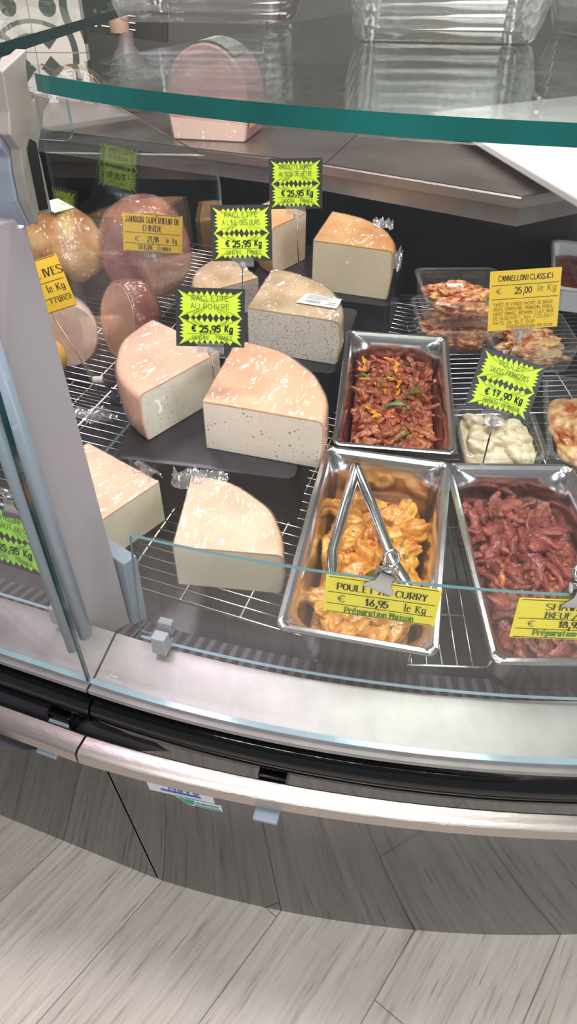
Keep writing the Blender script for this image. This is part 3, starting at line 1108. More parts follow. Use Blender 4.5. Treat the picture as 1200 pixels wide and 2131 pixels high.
# ------------------------------------------------------------------ cheese quarters
def quarter(label, x, y, base, yaw, R, h, paste, rind, span=90.0, seed=1, film=True, tufts=(), rho=.010, wavy=.0016):
    t_ = thing('cheese_quarter', label, 'cheese', deck(x, y, base, yaw))
    nt_ = 26

    def prof(off):
        rr = rho - off * .5
        Ro, top, bot = R - off, h - off, off * .4
        p_ = [(0.0, top), (Ro * .35, top), (Ro * .7, top), (Ro - rr, top)]
        for k in range(1, 5):
            a_ = math.radians(90 - 90 * k / 4)
            p_.append((Ro - rr + rr * math.cos(a_), top - rr + rr * math.sin(a_)))
        p_ += [(Ro + .002, h * .5), (Ro - .002, bot + rr * .6), (Ro - rr * .5, bot)]
        return p_

    def pt(r, z, th):
        v = Vector((r * math.cos(th), r * math.sin(th), z))
        k = noise.noise(Vector((v.x * 22 + seed * 7.1, v.y * 22, v.z * 14))) * wavy * min(1, r / .03)
        return Vector((v.x * (1 + k / max(R, .01)), v.y * (1 + k / max(R, .01)), v.z + k * (1 if v.z > h * .6 else 0)))

    A = [math.radians(span * i / nt_) for i in range(nt_ + 1)]
    P_in, P_out = prof(.0028), prof(0)
    # paste: swept profile closed by the two cut faces and the bottom
    m1 = MB()
    rings = [[pt(r_, z_, a_) for r_, z_ in P_in] for a_ in A]
    m1.loft(rings, closed=False)
    b0 = [Vector((0, 0, 0))] + [Vector((rings[i][-1].x, rings[i][-1].y, .0)) for i in range(nt_ + 1)]
    m1.add(b0, [(0, i + 2, i + 1) for i in range(nt_)])
    for i in range(nt_):
        m1.add([rings[i][-1], rings[i + 1][-1], b0[i + 2], b0[i + 1]], [(0, 1, 2, 3)])
    for ring in (rings[0], rings[-1]):
        # cut face as a grid so that it can be a little uneven
        nf = 14
        top = []
        for k in range(nf + 1):
            s = k / nf * P_in[-2][0]
            zz = P_in[0][1]
            for q_ in range(len(P_in) - 1):
                if P_in[q_][0] <= s <= P_in[q_ + 1][0] and P_in[q_ + 1][0] - P_in[q_][0] > 1e-6:
                    zz = P_in[q_][1] + (P_in[q_ + 1][1] - P_in[q_][1]) * (s - P_in[q_][0]) / (P_in[q_ + 1][0] - P_in[q_][0])
            top.append((s, zz))
        m1.add(ring + [Vector((ring[-1].x, ring[-1].y, 0)), Vector((0, 0, 0))], [tuple(range(len(ring) + 2))])
    m1.build('paste', paste, t_, smooth=35)
    # rind: a thin skin over the top and the rounded side
    m2 = MB()
    outer = [[pt(r_, z_, a_) for r_, z_ in P_out] for a_ in A]
    m2.loft(outer, closed=False)
    for e_ in (0, -1):
        k = len(P_out)
        m2.add(outer[e_] + rings[e_], [(i, i + 1, k + i + 1, k + i) for i in range(k - 1)])
    m2.add([outer[i][-1] for i in range(nt_ + 1)] + [rings[i][-1] for i in range(nt_ + 1)], [(i, i + 1, nt_ + 2 + i, nt_ + 1 + i) for i in range(nt_)])
    m2.build('rind', rind, t_, smooth=35)
    if film:
        m3 = MB()
        C = Vector((R * .42 * math.cos(math.radians(span / 2)), R * .42 * math.sin(math.radians(span / 2)), h * .5))
        fr2 = []
        for a_ in A:
            fr2.append([pt(r_, z_, a_) for r_, z_ in P_out] + [Vector((pt(P_out[-1][0], .001, a_).x, pt(P_out[-1][0], .001, a_).y, .0005))])
        def blow(v):
            d_ = v - C
            w_ = noise.noise(v * 60 + Vector((seed, 0, 0))) * .0012
            u_ = d_.normalized()
            return v + u_ * (.0018 + w_) if v.z > .002 else v + Vector((u_.x, u_.y, 0)) * .0015
        fr2 = [[blow(v) for v in ring] for ring in fr2]
        m3.loft(fr2, closed=False)
        for e_ in (0, -1):
            nrm = Vector((math.sin(A[e_]), -math.cos(A[e_]), 0)) * (1 if e_ == 0 else -1)
            nf, nz_ = 12, 6
            g_ = []
            for i in range(nf + 1):
                for j in range(nz_ + 1):
                    v = Vector(((R + .001) * i / nf * math.cos(A[e_]), (R + .001) * i / nf * math.sin(A[e_]), (h + .0008) * j / nz_))
                    g_.append(v + nrm * (.0014 + .0009 * noise.noise(v * 70 + Vector((seed * 3, 0, 0)))))
            m3.add(g_, [(i * (nz_ + 1) + j, (i + 1) * (nz_ + 1) + j, (i + 1) * (nz_ + 1) + j + 1, i * (nz_ + 1) + j + 1) for i in range(nf) for j in range(nz_)])
        m3.build('cling_film', M_FILM, t_, smooth=40)
        for (tx, ty, tz, ts) in tufts:
            m4 = MB()
            tuft(m4, Vector((tx, ty, tz)), ts, seed)
            m4.build('film_tuft', M_TUFT, t_, smooth=40)
    return t_


def tuft(m1, c, s, seed):
    """A crumpled fold of cling film."""
    n_, k = 12, 7
    g_ = []
    for i in range(n_ + 1):
        for j in range(k + 1):
            u, v = i / n_ - .5, j / k - .5
            p_ = Vector((u * s[0], v * s[1], 0))
            w = noise.noise(Vector((u * 5 + seed * 3.3, v * 5, .3)))
            w2 = noise.noise(Vector((u * 9, v * 9 + seed, 2.3)))
            ed_ = 1 - .5 * (abs(u) * 2) ** 3
            g_.append(c + Vector((p_.x + w2 * s[0] * .10, p_.y * ed_ + w * s[1] * .25, s[2] * (.5 + w * 1.1) * (1 - (2 * v) ** 2 * .6))))
    m1.add(g_, [(i * (k + 1) + j, (i + 1) * (k + 1) + j, (i + 1) * (k + 1) + j + 1, i * (k + 1) + j + 1) for i in range(n_) for j in range(k)])


quarter('peach rinded peppered cheese quarter in the middle, white cut face forward', -.119, .788, .081, -15, .171, .081, M_PASTE_PEPPER, M_RIND_PINK, 92, 1, tufts=())
quarter('peppered cheese quarter behind the lowest raclette sign, cut face turned right', -.107, .918, .081, 140, .155, .080, M_PASTE_PEPPER, M_RIND_PALE, 89, 2)
hq = quarter('grey herb flecked cheese quarter with a white barcode label on its rind', -.071, 1.057, .081, -16, .158, .080, M_PASTE_HERB, M_RIND_TAN, 91, 3)
quarter('small grey herbed cheese piece behind the middle raclette sign', -.060, 1.206, .081, 125, .120, .062, M_PASTE_HERB, M_RIND_TAN, 88, 4)
quarter('smoked cheese quarter with orange brown rind at the back, film bunched at right', .043, 1.337, .058, -16.5, .158, .100, M_PASTE_SMOKE, M_RIND_SMOKE, 90, 5,
        tufts=((.155, .035, .055, (.03, .07, .04)), (.115, .11, .098, (.04, .03, .02))))
quarter('smoked cheese piece at the back behind the topmost raclette sign', .030, 1.478, .058, 140, .108, .100, M_PASTE_SMOKE, M_RIND_SMOKE, 90, 6)
quarter('film wrapped plain cheese quarter at the front behind the glass guard', -.145, .598, .001, -6, .140, .074, M_PASTE_PLAIN, M_RIND_PALE, 92, 7,
        tufts=((-.006, .128, .066, (.05, .03, .02)), (.02, .140, .070, (.05, .025, .012))))
quarter('plain ivory cheese piece partly hidden behind the grey post', -.180, .719, .001, 144, .150, .074, M_PASTE_PLAIN, M_RIND_PALE, 86, 8,
        tufts=((.035, -.004, .06, (.05, .04, .03)),))
# barcode label on the herb cheese
mb = MB()
mb.prism([(-.036, -.016), (.034, -.020), (.036, .014), (-.026, .020)], lambda a, b, d: Vector((a, b, d)), 0, .0003)
lab = mb.build('barcode_label', M_WHITE, hq)
lab['label'] = 'white barcode label'
lab.matrix_parent_inverse = Matrix()
lab.location = (.108, .052, .0835)
lab.rotation_euler = (0, 0, math.radians(2))
mb = MB()
rb = random.Random(4)
x = -.022
while x < .002:
    w = rb.choice((.0005, .0008, .0012))
    mb.add([(x, -.012, .0006), (x + w, -.012, .0006), (x + w, -.003, .0006), (x, -.003, .0006)], [(0, 1, 2, 3)])
    x += w + rb.choice((.0006, .0009))
for yy, a0, a1 in ((.013, -.02, .022), (.009, -.022, .012), (.005, -.022, .02), (.001, -.022, .006), (-.011, .012, .030), (-.005, .016, .030)):
    mb.add([(a0, yy, .0006), (a1, yy, .0006), (a1, yy + .0012, .0006), (a0, yy + .0012, .0006)], [(0, 1, 2, 3)])
lp = mb.build('print', mat('grey_print', rgb(110, 108, 112), .6), lab)


# ------------------------------------------------------------------ gastronorm pans
def pan(label, x, y, yaw, w=.176, l=.325, h=.100):
    t_ = thing('steel_food_pan', label, 'food pan', deck(x, y, 0, yaw))
    rims = [(w - .002, l - .002, .010, h - .007), (w, l, .011, h - .005), (w, l, .011, h - .0015), (w - .003, l - .003, .0105, h), (w - .012, l - .012, .010, h),
            (w - .016, l - .016, .010, h - .002), (w - .020, l - .020, .010, h - .004)]
    body_ = [(w - .022, l - .022, .012, h - .006), (w - .030, l - .030, .034, h - .016), (w - .033, l - .033, .036, h - .030), (w - .044, l - .046, .034, .022), (w - .054, l - .056, .032, .008),
             (w - .074, l - .078, .026, .0015)]
    def lp(a, n=8):
        return [(px, py, a[3]) for px, py in rrect(a[0], a[1], a[2], n)]
    m1 = MB()
    m1.loft([lp(a) for a in rims])
    m1.loft([lp(rims[-1]), lp(body_[0])])
    m1.build('rim', M_PANSTEEL, t_, smooth=40)
    m2 = MB()
    m2.loft([lp(a) for a in body_], cap1=True)
    m2.loft([lp((a[0] + .002, a[1] + .002, a[2], a[3] - .0012)) for a in body_], cap1=True)
    m2.build('basin', M_PANSTEEL, t_, smooth=50)
    return t_


PANS = {'curry': (.105, .597, -11.5), 'fajita': (.167, .927, -6.6), 'shawarma': (.302, .575, 0.0)}
pan('front steel pan of yellow chicken with tongs in it', *PANS['curry'])
pan('steel pan of orange meat strips with sliced peppers, beside the herbed cheese', *PANS['fajita'])
pan('front right steel pan of dark red meat strips, cut by the frame', *PANS['shawarma'])


def bed(name, label, cat, M, w, l, z, amp, m, seed=0, r=.03, freq=30.0, slope=0.0, n=34):
    """Uneven food surface filling a vessel up to z."""
    m1 = MB()
    R_ = rrect(w, l, r, 8)
    rings = [[(a, b, .004) for a, b in R_]]
    for k in range(n // 2):
        s = 1 - k / (n / 2)
        ring = []
        for a, b in R_:
            v = Vector((a * s, b * s, 0))
            zz = z + slope * v.y + amp * noise.noise(Vector((v.x * freq + seed * 5.7, v.y * freq, .5))) + amp * .5 * noise.noise(Vector((v.x * freq * 2.7, v.y * freq * 2.7, seed)))
            ring.append((v.x, v.y, max(.006, zz)))
        rings.append(ring)
    m1.loft(rings, cap0=True, cap1=True)
    ob = m1.build(name, m, smooth=True)
    ob.matrix_world = M
    return tag(ob, label, cat, kind='stuff')


def bump_h(x, y, z, amp, seed, freq=30.0, slope=0.0):
    return z + slope * y + amp * noise.noise(Vector((x * freq + seed * 5.7, y * freq, .5)))


def blob_mesh(name, m, size, seed, rough=.18, sub=3, flat=1.0, fine=.0):
    bm = bmesh.new()
    bmesh.ops.create_icosphere(bm, subdivisions=sub, radius=1.0)
    for v in bm.verts:
        p_ = v.co.copy()
        k = 1 + rough * 1.6 * noise.noise(p_ * 1.1 + Vector((seed * 3.7, 0, 0))) + rough * .8 * noise.noise(p_ * 2.6 + Vector((0, seed * 1.3, 0)))
        v.co = Vector((p_.x * size[0] * k, p_.y * size[1] * k, p_.z * size[2] * k * flat))
        v.co += p_ * (size[2] * fine * noise.noise(p_ * 6.0 + Vector((seed, seed, 0))))
        v.co.y += size[1] * .2 * math.sin(p_.x * 1.6 + seed)
    me = bpy.data.meshes.new(name)
    bm.to_mesh(me)
    bm.free()
    me.materials.append(m)
    me.polygons.foreach_set('use_smooth', [True] * len(me.polygons))
    ob = bpy.data.objects.new(name, me)
    COL.objects.link(ob)
    return ob


def strip_mesh(name, m, length, rad, seed, bend=1.0, flat=.6, n=14, k=11):
    """A bent, torn strip of meat or pepper."""
    rnd = random.Random(seed)
    ph, cv, tw_ = rnd.uniform(0, 6), rnd.uniform(.4, 1.5) * bend * rnd.choice((-1, 1)), rnd.uniform(-1.2, 1.2)
    rings = []
    for i in range(n + 1):
        s = i / n
        a_ = (s - .5) * cv * 2
        c_ = Vector((math.sin(a_) / max(abs(cv * 2), .1) * length if abs(cv) > .05 else (s - .5) * length, (1 - math.cos(a_)) / max(abs(cv * 2), .1) * length * (1 if cv > 0 else -1), .12 * length * math.sin(s * 4 + ph) * .5))
        w = rad * (math.sin(math.pi * min(.95, max(.05, s))) ** .28) * (1 + .55 * noise.noise(Vector((s * 5 + seed, .2, .7))))
        d_ = Vector((math.cos(a_), math.sin(a_) * (1 if cv > 0 else 1), 0))
        nn = Vector((-d_.y, d_.x, 0))
        ring = []
        for j in range(k):
            b_ = 2 * math.pi * j / k + tw_ * s
            u, v = math.cos(b_) * w, math.sin(b_) * w * flat
            kk = 1 + .55 * noise.noise(Vector((s * 7 + seed * 2, math.cos(b_) * 1.9, math.sin(b_) * 1.9)))
            ring.append(c_ + nn * u * kk + Vector((0, 0, 1)) * v * kk)
        rings.append(ring)
    m1 = MB()
    m1.loft(rings, cap0=True, cap1=True)
    return m1.build(name, m, smooth=True)


def scatter(protos, label, cat, group, Mroot, w, l, hfun, count, seed, tilt=.35, minz=0.0, dz=.5, r=.03, lift=(0, .004), mind=0.0):
    rnd = random.Random(seed)
    done, tries = [], 0
    for p_ in protos:
        tag(p_, label, cat, group)
    used = set()
    while len(done) < count and tries < 20000:
        tries += 1
        x, y = rnd.uniform(-w / 2, w / 2), rnd.uniform(-l / 2, l / 2)
        dx, dy = abs(x) - (w / 2 - r), abs(y) - (l / 2 - r)
        if dx > 0 and dy > 0 and dx * dx + dy * dy > r * r:
            continue
        if mind and any((x - a) ** 2 + (y - b) ** 2 < mind * mind for a, b in done):
            if tries < 12000:
                continue
        done.append((x, y))
        i = rnd.randrange(len(protos))
        M = Mroot @ Matrix.Translation((x, y, hfun(x, y) + rnd.uniform(*lift))) @ Matrix.Rotation(rnd.uniform(0, 6.28), 4, 'Z') @ Matrix.Rotation(rnd.gauss(0, tilt), 4, 'X') @ Matrix.Rotation(rnd.gauss(0, tilt * .7), 4, 'Y') @ Matrix.Scale(rnd.uniform(.8, 1.15), 4)
        if i not in used:
            used.add(i)
            protos[i].matrix_world = M
        else:
            clone(protos[i], M)
    for i, p_ in enumerate(protos):
        if i not in used:
            bpy.data.objects.remove(p_)


M_CHICK = mat('curried_chicken', rgb(186, 104, 10), 0.26, col2=rgb(232, 170, 70), scale=34, coat=.5, bump=.003, bscale=90, sss=.08, detail=6, lo=.36, hi=.62)
M_CURRY = mat('curry_sauce', rgb(150, 78, 12), 0.2, col2=rgb(206, 132, 30), scale=22, coat=.6, bump=.003, bscale=80)
M_REDP = mat('red_pepper', rgb(186, 36, 20), 0.25, coat=.4)
M_GREENPEP = mat('green_pepper', rgb(96, 112, 32), 0.3, coat=.3)
M_YELLOWP = mat('yellow_pepper', rgb(226, 146, 24), 0.25, coat=.4)
M_MEATO = mat('orange_meat', rgb(140, 62, 34), 0.34, col2=rgb(206, 126, 84), scale=60, coat=.3, bump=.004, bscale=150, detail=6, lo=.36, hi=.66)
M_MEATO2 = mat('red_orange_meat', rgb(136, 46, 24), 0.32, col2=rgb(190, 96, 56), scale=50, coat=.35, bump=.004, bscale=150, detail=6)
M_MEATR = mat('dark_red_meat', rgb(100, 38, 28), 0.36, col2=rgb(166, 88, 70), scale=55, coat=.2, bump=.004, bscale=150, detail=6, lo=.36, hi=.68)
M_MEATR2 = mat('purple_red_meat', rgb(108, 30, 28), 0.34, col2=rgb(160, 72, 62), scale=48, coat=.25, bump=.004, bscale=150, detail=6)
M_ONION = mat('soft_onion', rgb(182, 90, 44), 0.3, coat=.3, sss=.2)

# curry
Mc = deck(PANS['curry'][0], PANS['curry'][1], 0, PANS['curry'][2])
bed('curry_sauce', 'yellow curry sauce pooled in the pan with the tongs', 'sauce', Mc, .118, .262, .032, .006, M_CURRY, 1, slope=.03)
hc = lambda x, y: bump_h(x, y, .040, .009, 1, slope=.03)
protos = [blob_mesh('chicken_piece', M_CHICK, (.021 + .005 * (i % 3), .013 + .003 * (i % 2), .012), i + 1, .28, 4, fine=.12) for i in range(8)]
scatter(protos, 'glossy yellow chicken piece in the curry pan', 'chicken', 'chicken pieces in the curry pan', Mc, .106, .225, hc, 52, 11, .45, mind=.0175)
protos = [blob_mesh('pepper_bit', M_REDP, (.004, .003, .002), i + 20, .25, 2) for i in range(2)]
scatter(protos, 'small red pepper bit among the yellow chicken', 'pepper', 'red pepper bits in the curry pan', Mc, .11, .24, lambda x, y: hc(x, y) + .011, 22, 12, .5)
protos = [blob_mesh('pepper_bit', M_GREENPEP, (.006, .0026, .002), i + 30, .25, 2) for i in range(2)]
scatter(protos, 'small green pepper bit among the yellow chicken', 'pepper', 'green pepper bits in the curry pan', Mc, .11, .24, lambda x, y: hc(x, y) + .011, 10, 13, .5)

# fajita strips
Mf = deck(PANS['fajita'][0], PANS['fajita'][1], 0, PANS['fajita'][2])
bed('meat_bed', 'orange spiced meat heaped low in the pan with sliced peppers', 'meat', Mf, .126, .270, .052, .010, M_MEATO2, 3, freq=40)
hf = lambda x, y: bump_h(x, y, .058, .010, 3, 40) + .012 * max(0, 1 - (x / .06) ** 2) * max(0, 1 - (y / .14) ** 2)
protos = [strip_mesh('meat_strip', (M_MEATO, M_MEATO2, M_MEATO)[i % 3], .028 + .006 * (i % 4), .0072 + .0012 * (i % 3), i + 3, 1.0) for i in range(12)]
scatter(protos, 'curled orange meat strip in the pan with sliced peppers', 'meat', 'meat strips in the pan with sliced peppers', Mf, .108, .245, hf, 190, 21, .5, lift=(-.004, .010), mind=.0085)
for m_, nm, cnt, sd_ in ((M_YELLOWP, 'yellow', 14, 5), (M_REDP, 'red', 3, 6), (M_GREENPEP, 'green', 5, 7)):
    protos = [strip_mesh('pepper_strip', m_, .048 + .012 * (i % 2), .0054, i + 40 + sd_, 1.5, .5) for i in range(3)]
    scatter(protos, nm + ' pepper strip lying among the orange meat', 'pepper', nm + ' pepper strips in the meat pan', Mf, .095, .225, lambda x, y: hf(x, y) + .009, cnt, 30 + sd_, .3)

# shawarma strips
Ms = deck(PANS['shawarma'][0], PANS['shawarma'][1], 0, PANS['shawarma'][2])
bed('meat_bed', 'dark red meat heaped low in the front right pan', 'meat', Ms, .126, .270, .046, .010, M_MEATR, 5, freq=36)
hs = lambda x, y: bump_h(x, y, .052, .010, 5, 36) + .010 * max(0, 1 - (x / .06) ** 2) * max(0, 1 - (y / .14) ** 2)
protos = [strip_mesh('meat_strip', (M_MEATR, M_MEATR2)[i % 2], .040 + .008 * (i % 4), .0080 + .0014 * (i % 3), i + 63, .6) for i in range(12)]
scatter(protos, 'dark red meat strip in the front right pan', 'meat', 'meat strips in the front right pan', Ms, .106, .245, hs, 150, 41, .4, lift=(-.004, .010), mind=.0095)
protos = [strip_mesh('onion_strip', M_ONION, .05, .004, i + 80, 1.6, .5) for i in range(3)]
scatter(protos, 'curled orange onion strip on the dark red meat', 'onion', 'onion strips on the dark red meat', Ms, .10, .23, lambda x, y: hs(x, y) + .008, 7, 42, .3)


# tongs
def ribbon_arm(m1, pts, w, depth):
    """Half-pipe steel arm along the points; w half widths."""
    rings = []
    for i, p_ in enumerate(pts):
        p_ = Vector(p_)
        d_ = (Vector(pts[min(i + 1, len(pts) - 1)]) - Vector(pts[max(i - 1, 0)])).normalized()
        sx = d_.cross(Vector((0, 0, 1))).normalized()
        up = sx.cross(d_).normalized()
        ring = []
        for k in range(9):
            a_ = math.radians(-90 + 180 * k / 8)
            ring.append(p_ + sx * math.sin(a_) * w[i] + up * (math.cos(a_) - .2) * depth)
        for k in range(8, -1, -1):
            a_ = math.radians(-90 + 180 * k / 8)
            ring.append(p_ + sx * math.sin(a_) * (w[i] - .0012) + up * ((math.cos(a_) - .2) * depth - .0012))
        rings.append(ring)
    m1.loft(rings, cap0=True, cap1=True)


tt = thing('serving_tongs', 'open stainless tongs lying in the yellow chicken pan', 'tongs', deck(.105, .60, 0, 0))
piv = Vector((-.013, .124, .100))
for (tipx, tipy, tipz), (bx, by, bz) in (((-.050, -.036, .060), (-.049, .000, .068)), ((.046, -.055, .056), (.026, -.012, .066))):
    mid = piv.lerp(Vector((bx, by, bz)), .5) + Vector((0, 0, .004))
    m1 = MB()
    ribbon_arm(m1, [piv + Vector((0, .004, 0)), piv.lerp(mid, .35), mid, Vector((bx, by, bz)), Vector((bx, by, bz)).lerp(Vector((tipx, tipy, tipz)), .6), Vector((tipx, tipy, tipz))], [.0070, .0078, .0072, .0066, .0082, .0050], .004)
    m1.build('arm', M_CHROME, tt, smooth=50)
m1 = MB()
m1.tube([piv + Vector((0, 0, -.006)), piv + Vector((0, 0, .007))], .0035, 12)
m1.build('rivet', M_CHROME, tt, smooth=40)


# ------------------------------------------------------------------ plastic trays and their food
def plastic_tray(label, M, w, l, h, flange=.008, ribs=True, lid=None, material=None, name='plastic_tray', taper=.86, group=None):
    t_ = thing(name, label, 'tray', M, group)
    m1 = MB()
    def lp(a, b, r_, z, rib=0.0):
        out = []
        pts = rrect(a, b, r_, 10)
        for i, (x, y) in enumerate(pts):
            k = 1 - rib * (i % 2)
            out.append((x * k, y * k, z))
        return out
    rb_ = .018 if ribs else 0
    m1.loft([lp(w * taper * .96, l * taper * .96, .016, .001), lp(w * taper, l * taper, .018, .004, rb_ * .4), lp(w * (taper + .04), l * (taper + .04), .02, h * .35, rb_),
             lp(w * (taper + .09), l * (taper + .09), .02, h * .9, rb_), lp(w - flange * 2, l - flange * 2, .02, h - .002), lp(w - flange * .8, l - flange * .8, .02, h),
             lp(w, l, .02, h - .001), lp(w, l, .02, h - .004)], cap0=True)
    m1.build('tub', material or M_PLASTIC, t_, smooth=30)
    if lid:
        m2 = MB()
        m2.loft([lp(w * 1.005, l * 1.005, .02, h - .001), lp(w * 1.005, l * 1.005, .02, h + .003), lp(w * .9, l * .9, .02, h + .006), lp(w * .85, l * .85, .02, h + lid)], cap1=True)
        m2.build('lid', material or M_PLASTIC, t_, smooth=30)
    return t_


M_GRATIN = mat('browned_gratin', rgb(150, 52, 18), 0.3, col2=rgb(222, 156, 92), scale=55, coat=.35, bump=.004, bscale=55, lo=.4, hi=.62)
M_GRATIN2 = mat('pale_gratin', rgb(176, 82, 36), 0.3, col2=rgb(232, 190, 134), scale=42, coat=.35, bump=.004, bscale=50, lo=.38, hi=.6)
M_CREAM = mat('cream_sauce', rgb(232, 216, 186), 0.35, col2=rgb(214, 184, 140), scale=34, coat=.2, bump=.003, bscale=60, sss=.15, lo=.45, hi=.7)
for z_, lb in ((0.0, 'lower clear tray of the cannelloni stack at the back'), (.058, 'upper clear tray of cannelloni with a white sticker, on its stack')):
    Mt = deck(.325, 1.245, z_ + .001, 2)
    tr_ = plastic_tray(lb, Mt, .165, .150, .056)
    for k in range(3):
        c_ = blob_mesh('cannelloni', M_GRATIN, (.058, .019, .020), 60 + k + int(z_ * 100), .32, 5, fine=.35)
        tag(c_, ('browned cannelloni roll in the ' + ('upper' if z_ else 'lower') + ' tray of the stack, ' + ('front', 'middle', 'rear')[k] + ' of three'), 'pasta', 'cannelloni rolls in the stacked trays')
        c_.matrix_world = Mt @ Matrix.Translation((-.006, -.040 + .036 * k, .024 + .006 * (k == 1))) @ Matrix.Rotation(math.radians(4 * k - 3), 4, 'Z')
    if z_:
        m1 = MB()
        m1.box((-.015, -.008, 0), (.015, .008, .0005))
        s_ = m1.build('price_sticker', M_WHITE, tr_)
        s_['label'] = 'small white sticker'
        s_.location = (-.012, .01, .049)
Mt = deck(.448, 1.180, .001, 2)
plastic_tray('clear tray of cannelloni right of the golden cannelloni card', Mt, .165, .150, .056)
for k in range(3):
    c_ = blob_mesh('cannelloni', M_GRATIN2, (.058, .019, .020), 80 + k, .32, 5, fine=.35)
    tag(c_, 'pale browned cannelloni roll in the right tray, ' + ('front', 'middle', 'rear')[k] + ' of three', 'pasta', 'cannelloni rolls in the right tray')
    c_.matrix_world = Mt @ Matrix.Translation((.0, -.040 + .036 * k, .024 + .004 * k)) @ Matrix.Rotation(math.radians(3 - 4 * k), 4, 'Z')

Mt = deck(.328, .872, .001, -2)
wt = plastic_tray('clear tray of white creamy chicken at the foot of the tilted price sign', Mt, .132, .135, .052)
bed('creamy_chicken', 'lumpy white creamy chicken in the clear tray by the tilted sign', 'food', Mt, .106, .108, .036, .013, M_CREAM, 9, r=.018, freq=45, n=40)
protos = [blob_mesh('creamy_lump', M_CREAM, (.017, .012, .010), i + 90, .28, 3) for i in range(4)]
scatter(protos, 'pale lump in the tray of white creamy chicken', 'chicken', 'lumps of creamy chicken', Mt, .082, .082, lambda x, y: .037 + .006 * noise.noise(Vector((x * 40, y * 40, 1))), 18, 91, .3, r=.015, mind=.014)
m1 = MB()
m1.prism([(.014 * math.cos(2 * math.pi * i / 20), .009 * math.sin(2 * math.pi * i / 20)) for i in range(20)], lambda a, b, d: Vector((a, b, d)), 0, .0004)
s_ = m1.build('oval_sticker', M_WHITE, wt)
s_['label'] = 'oval white and pink sticker'
s_.location = (-.008, .012, .0585)
m1 = MB()
for yy in (-.003, .001, .004):
    m1.box((-.009, yy, .0004), (.009, yy + .0012, .0006))
m1.build('print', mat('pink_print', rgb(200, 60, 100), .5), s_)

Mt = deck(.500, .895, .001, -12)
plastic_tray('clear tray of browned lasagne cut off by the right edge', Mt, .185, .235, .058)
c_ = blob_mesh('lasagne', M_GRATIN2, (.078, .098, .030), 99, .16, 5, fine=.25)
tag(c_, 'browned lasagne portion in the clear tray at the right edge', 'pasta')
c_.matrix_world = Mt @ Matrix.Translation((0, 0, .032))
Mt = deck(.640, 1.385, .030, -14)
plastic_tray('white dish with brown food high at the right edge', Mt, .20, .24, .060, ribs=False, material=M_WHITEP, name='white_dish')
bed('brown_sauce', 'brown sauce in the white dish at the right edge', 'sauce', Mt, .168, .205, .034, .006, M_MEATO2, 12)


# ------------------------------------------------------------------ hams and sausages at the left of the glass divider
M_HAMSKIN = mat('smoked_skin', rgb(176, 112, 58), 0.45, col2=rgb(216, 168, 118), scale=18, bump=.004, bscale=30, detail=7)
M_HAMFACE = mat('ham_face', rgb(168, 92, 98), 0.42, col2=rgb(206, 144, 146), scale=20, detail=6)
M_HAMSKIN2 = mat('red_ham_skin', rgb(140, 72, 54), 0.42, col2=rgb(176, 104, 84), scale=18, bump=.002, bscale=40)
M_MORT = mat('pale_mortadella', rgb(228, 190, 176), 0.4, col2=rgb(238, 208, 194), scale=40, coat=.1)
M_SAUS = mat('coral_sausage_face', rgb(222, 160, 130), 0.4, col2=rgb(230, 176, 148), scale=50, coat=.1)
M_SAUSSKIN = mat('dark_sausage_skin', rgb(140, 72, 58), 0.35, col2=rgb(168, 92, 74), scale=30, coat=.3, bump=.001, bscale=60)
M_PALEFAT = mat('pale_fat', rgb(236, 206, 188), 0.4)

th = thing('smoked_ham', 'large tan smoked ham at the back left behind the divider', 'ham', deck(-.505, 1.47, .086, 24))
ob = blob_mesh('meat_body', M_HAMSKIN, (.094, .122, .084), 3, .07, 4)
ob.parent = th
ob2 = blob_mesh('cling_film', M_FILM, (.096, .124, .086), 3, .07, 4)
ob2.parent = th
m1 = MB()
m1.box((-.03, -.022, 0), (.03, .022, .0006))
l_ = m1.build('paper_label', M_WHITE, th)
l_.location = (.015, -.02, .088)
l_.rotation_euler = (.25, .15, .7)


def log(name, label, cat, M, R, L, face, skin, flat=1.0, film=True, bulge=.1):
    """A cut log lying along local y, its cut face at y = 0 towards -y."""
    t_ = thing(name, label, cat, M)
    def ring(y, s):
        out = []
        for i in range(36):
            a_ = 2 * math.pi * i / 36
            k = 1 + .035 * noise.noise(Vector((math.cos(a_) * 1.3, math.sin(a_) * 1.3, R * 40)))
            out.append(Vector((R * s * k * math.cos(a_), y, R * flat * s * k * math.sin(a_))))
        return out
    m1 = MB()
    m1.loft([ring(.0005, .97), ring(.003, 1.0), ring(L * .3, 1 + bulge * .4), ring(L * .6, 1 + bulge * .3), ring(L * .85, .85), ring(L * .97, .5), ring(L, .15)], cap0=True, cap1=True)
    m1.build('meat_body', skin, t_, smooth=60)
    m2 = MB()
    m2.loft([ring(-.0006, .955), ring(.0012, .965)], cap0=True)
    m2.build('cut_face', face, t_, smooth=30)
    if film:
        m3 = MB()
        m3.loft([ring(-.0022, .3), ring(-.0025, .985), ring(.0005, 1.02), ring(L * .3, 1.02 + bulge * .4), ring(L * .6, 1.02 + bulge * .3), ring(L * .85, .88), ring(L, .2)], cap0=True)
        m3.build('cling_film', M_FILM, t_, smooth=50)
    return t_


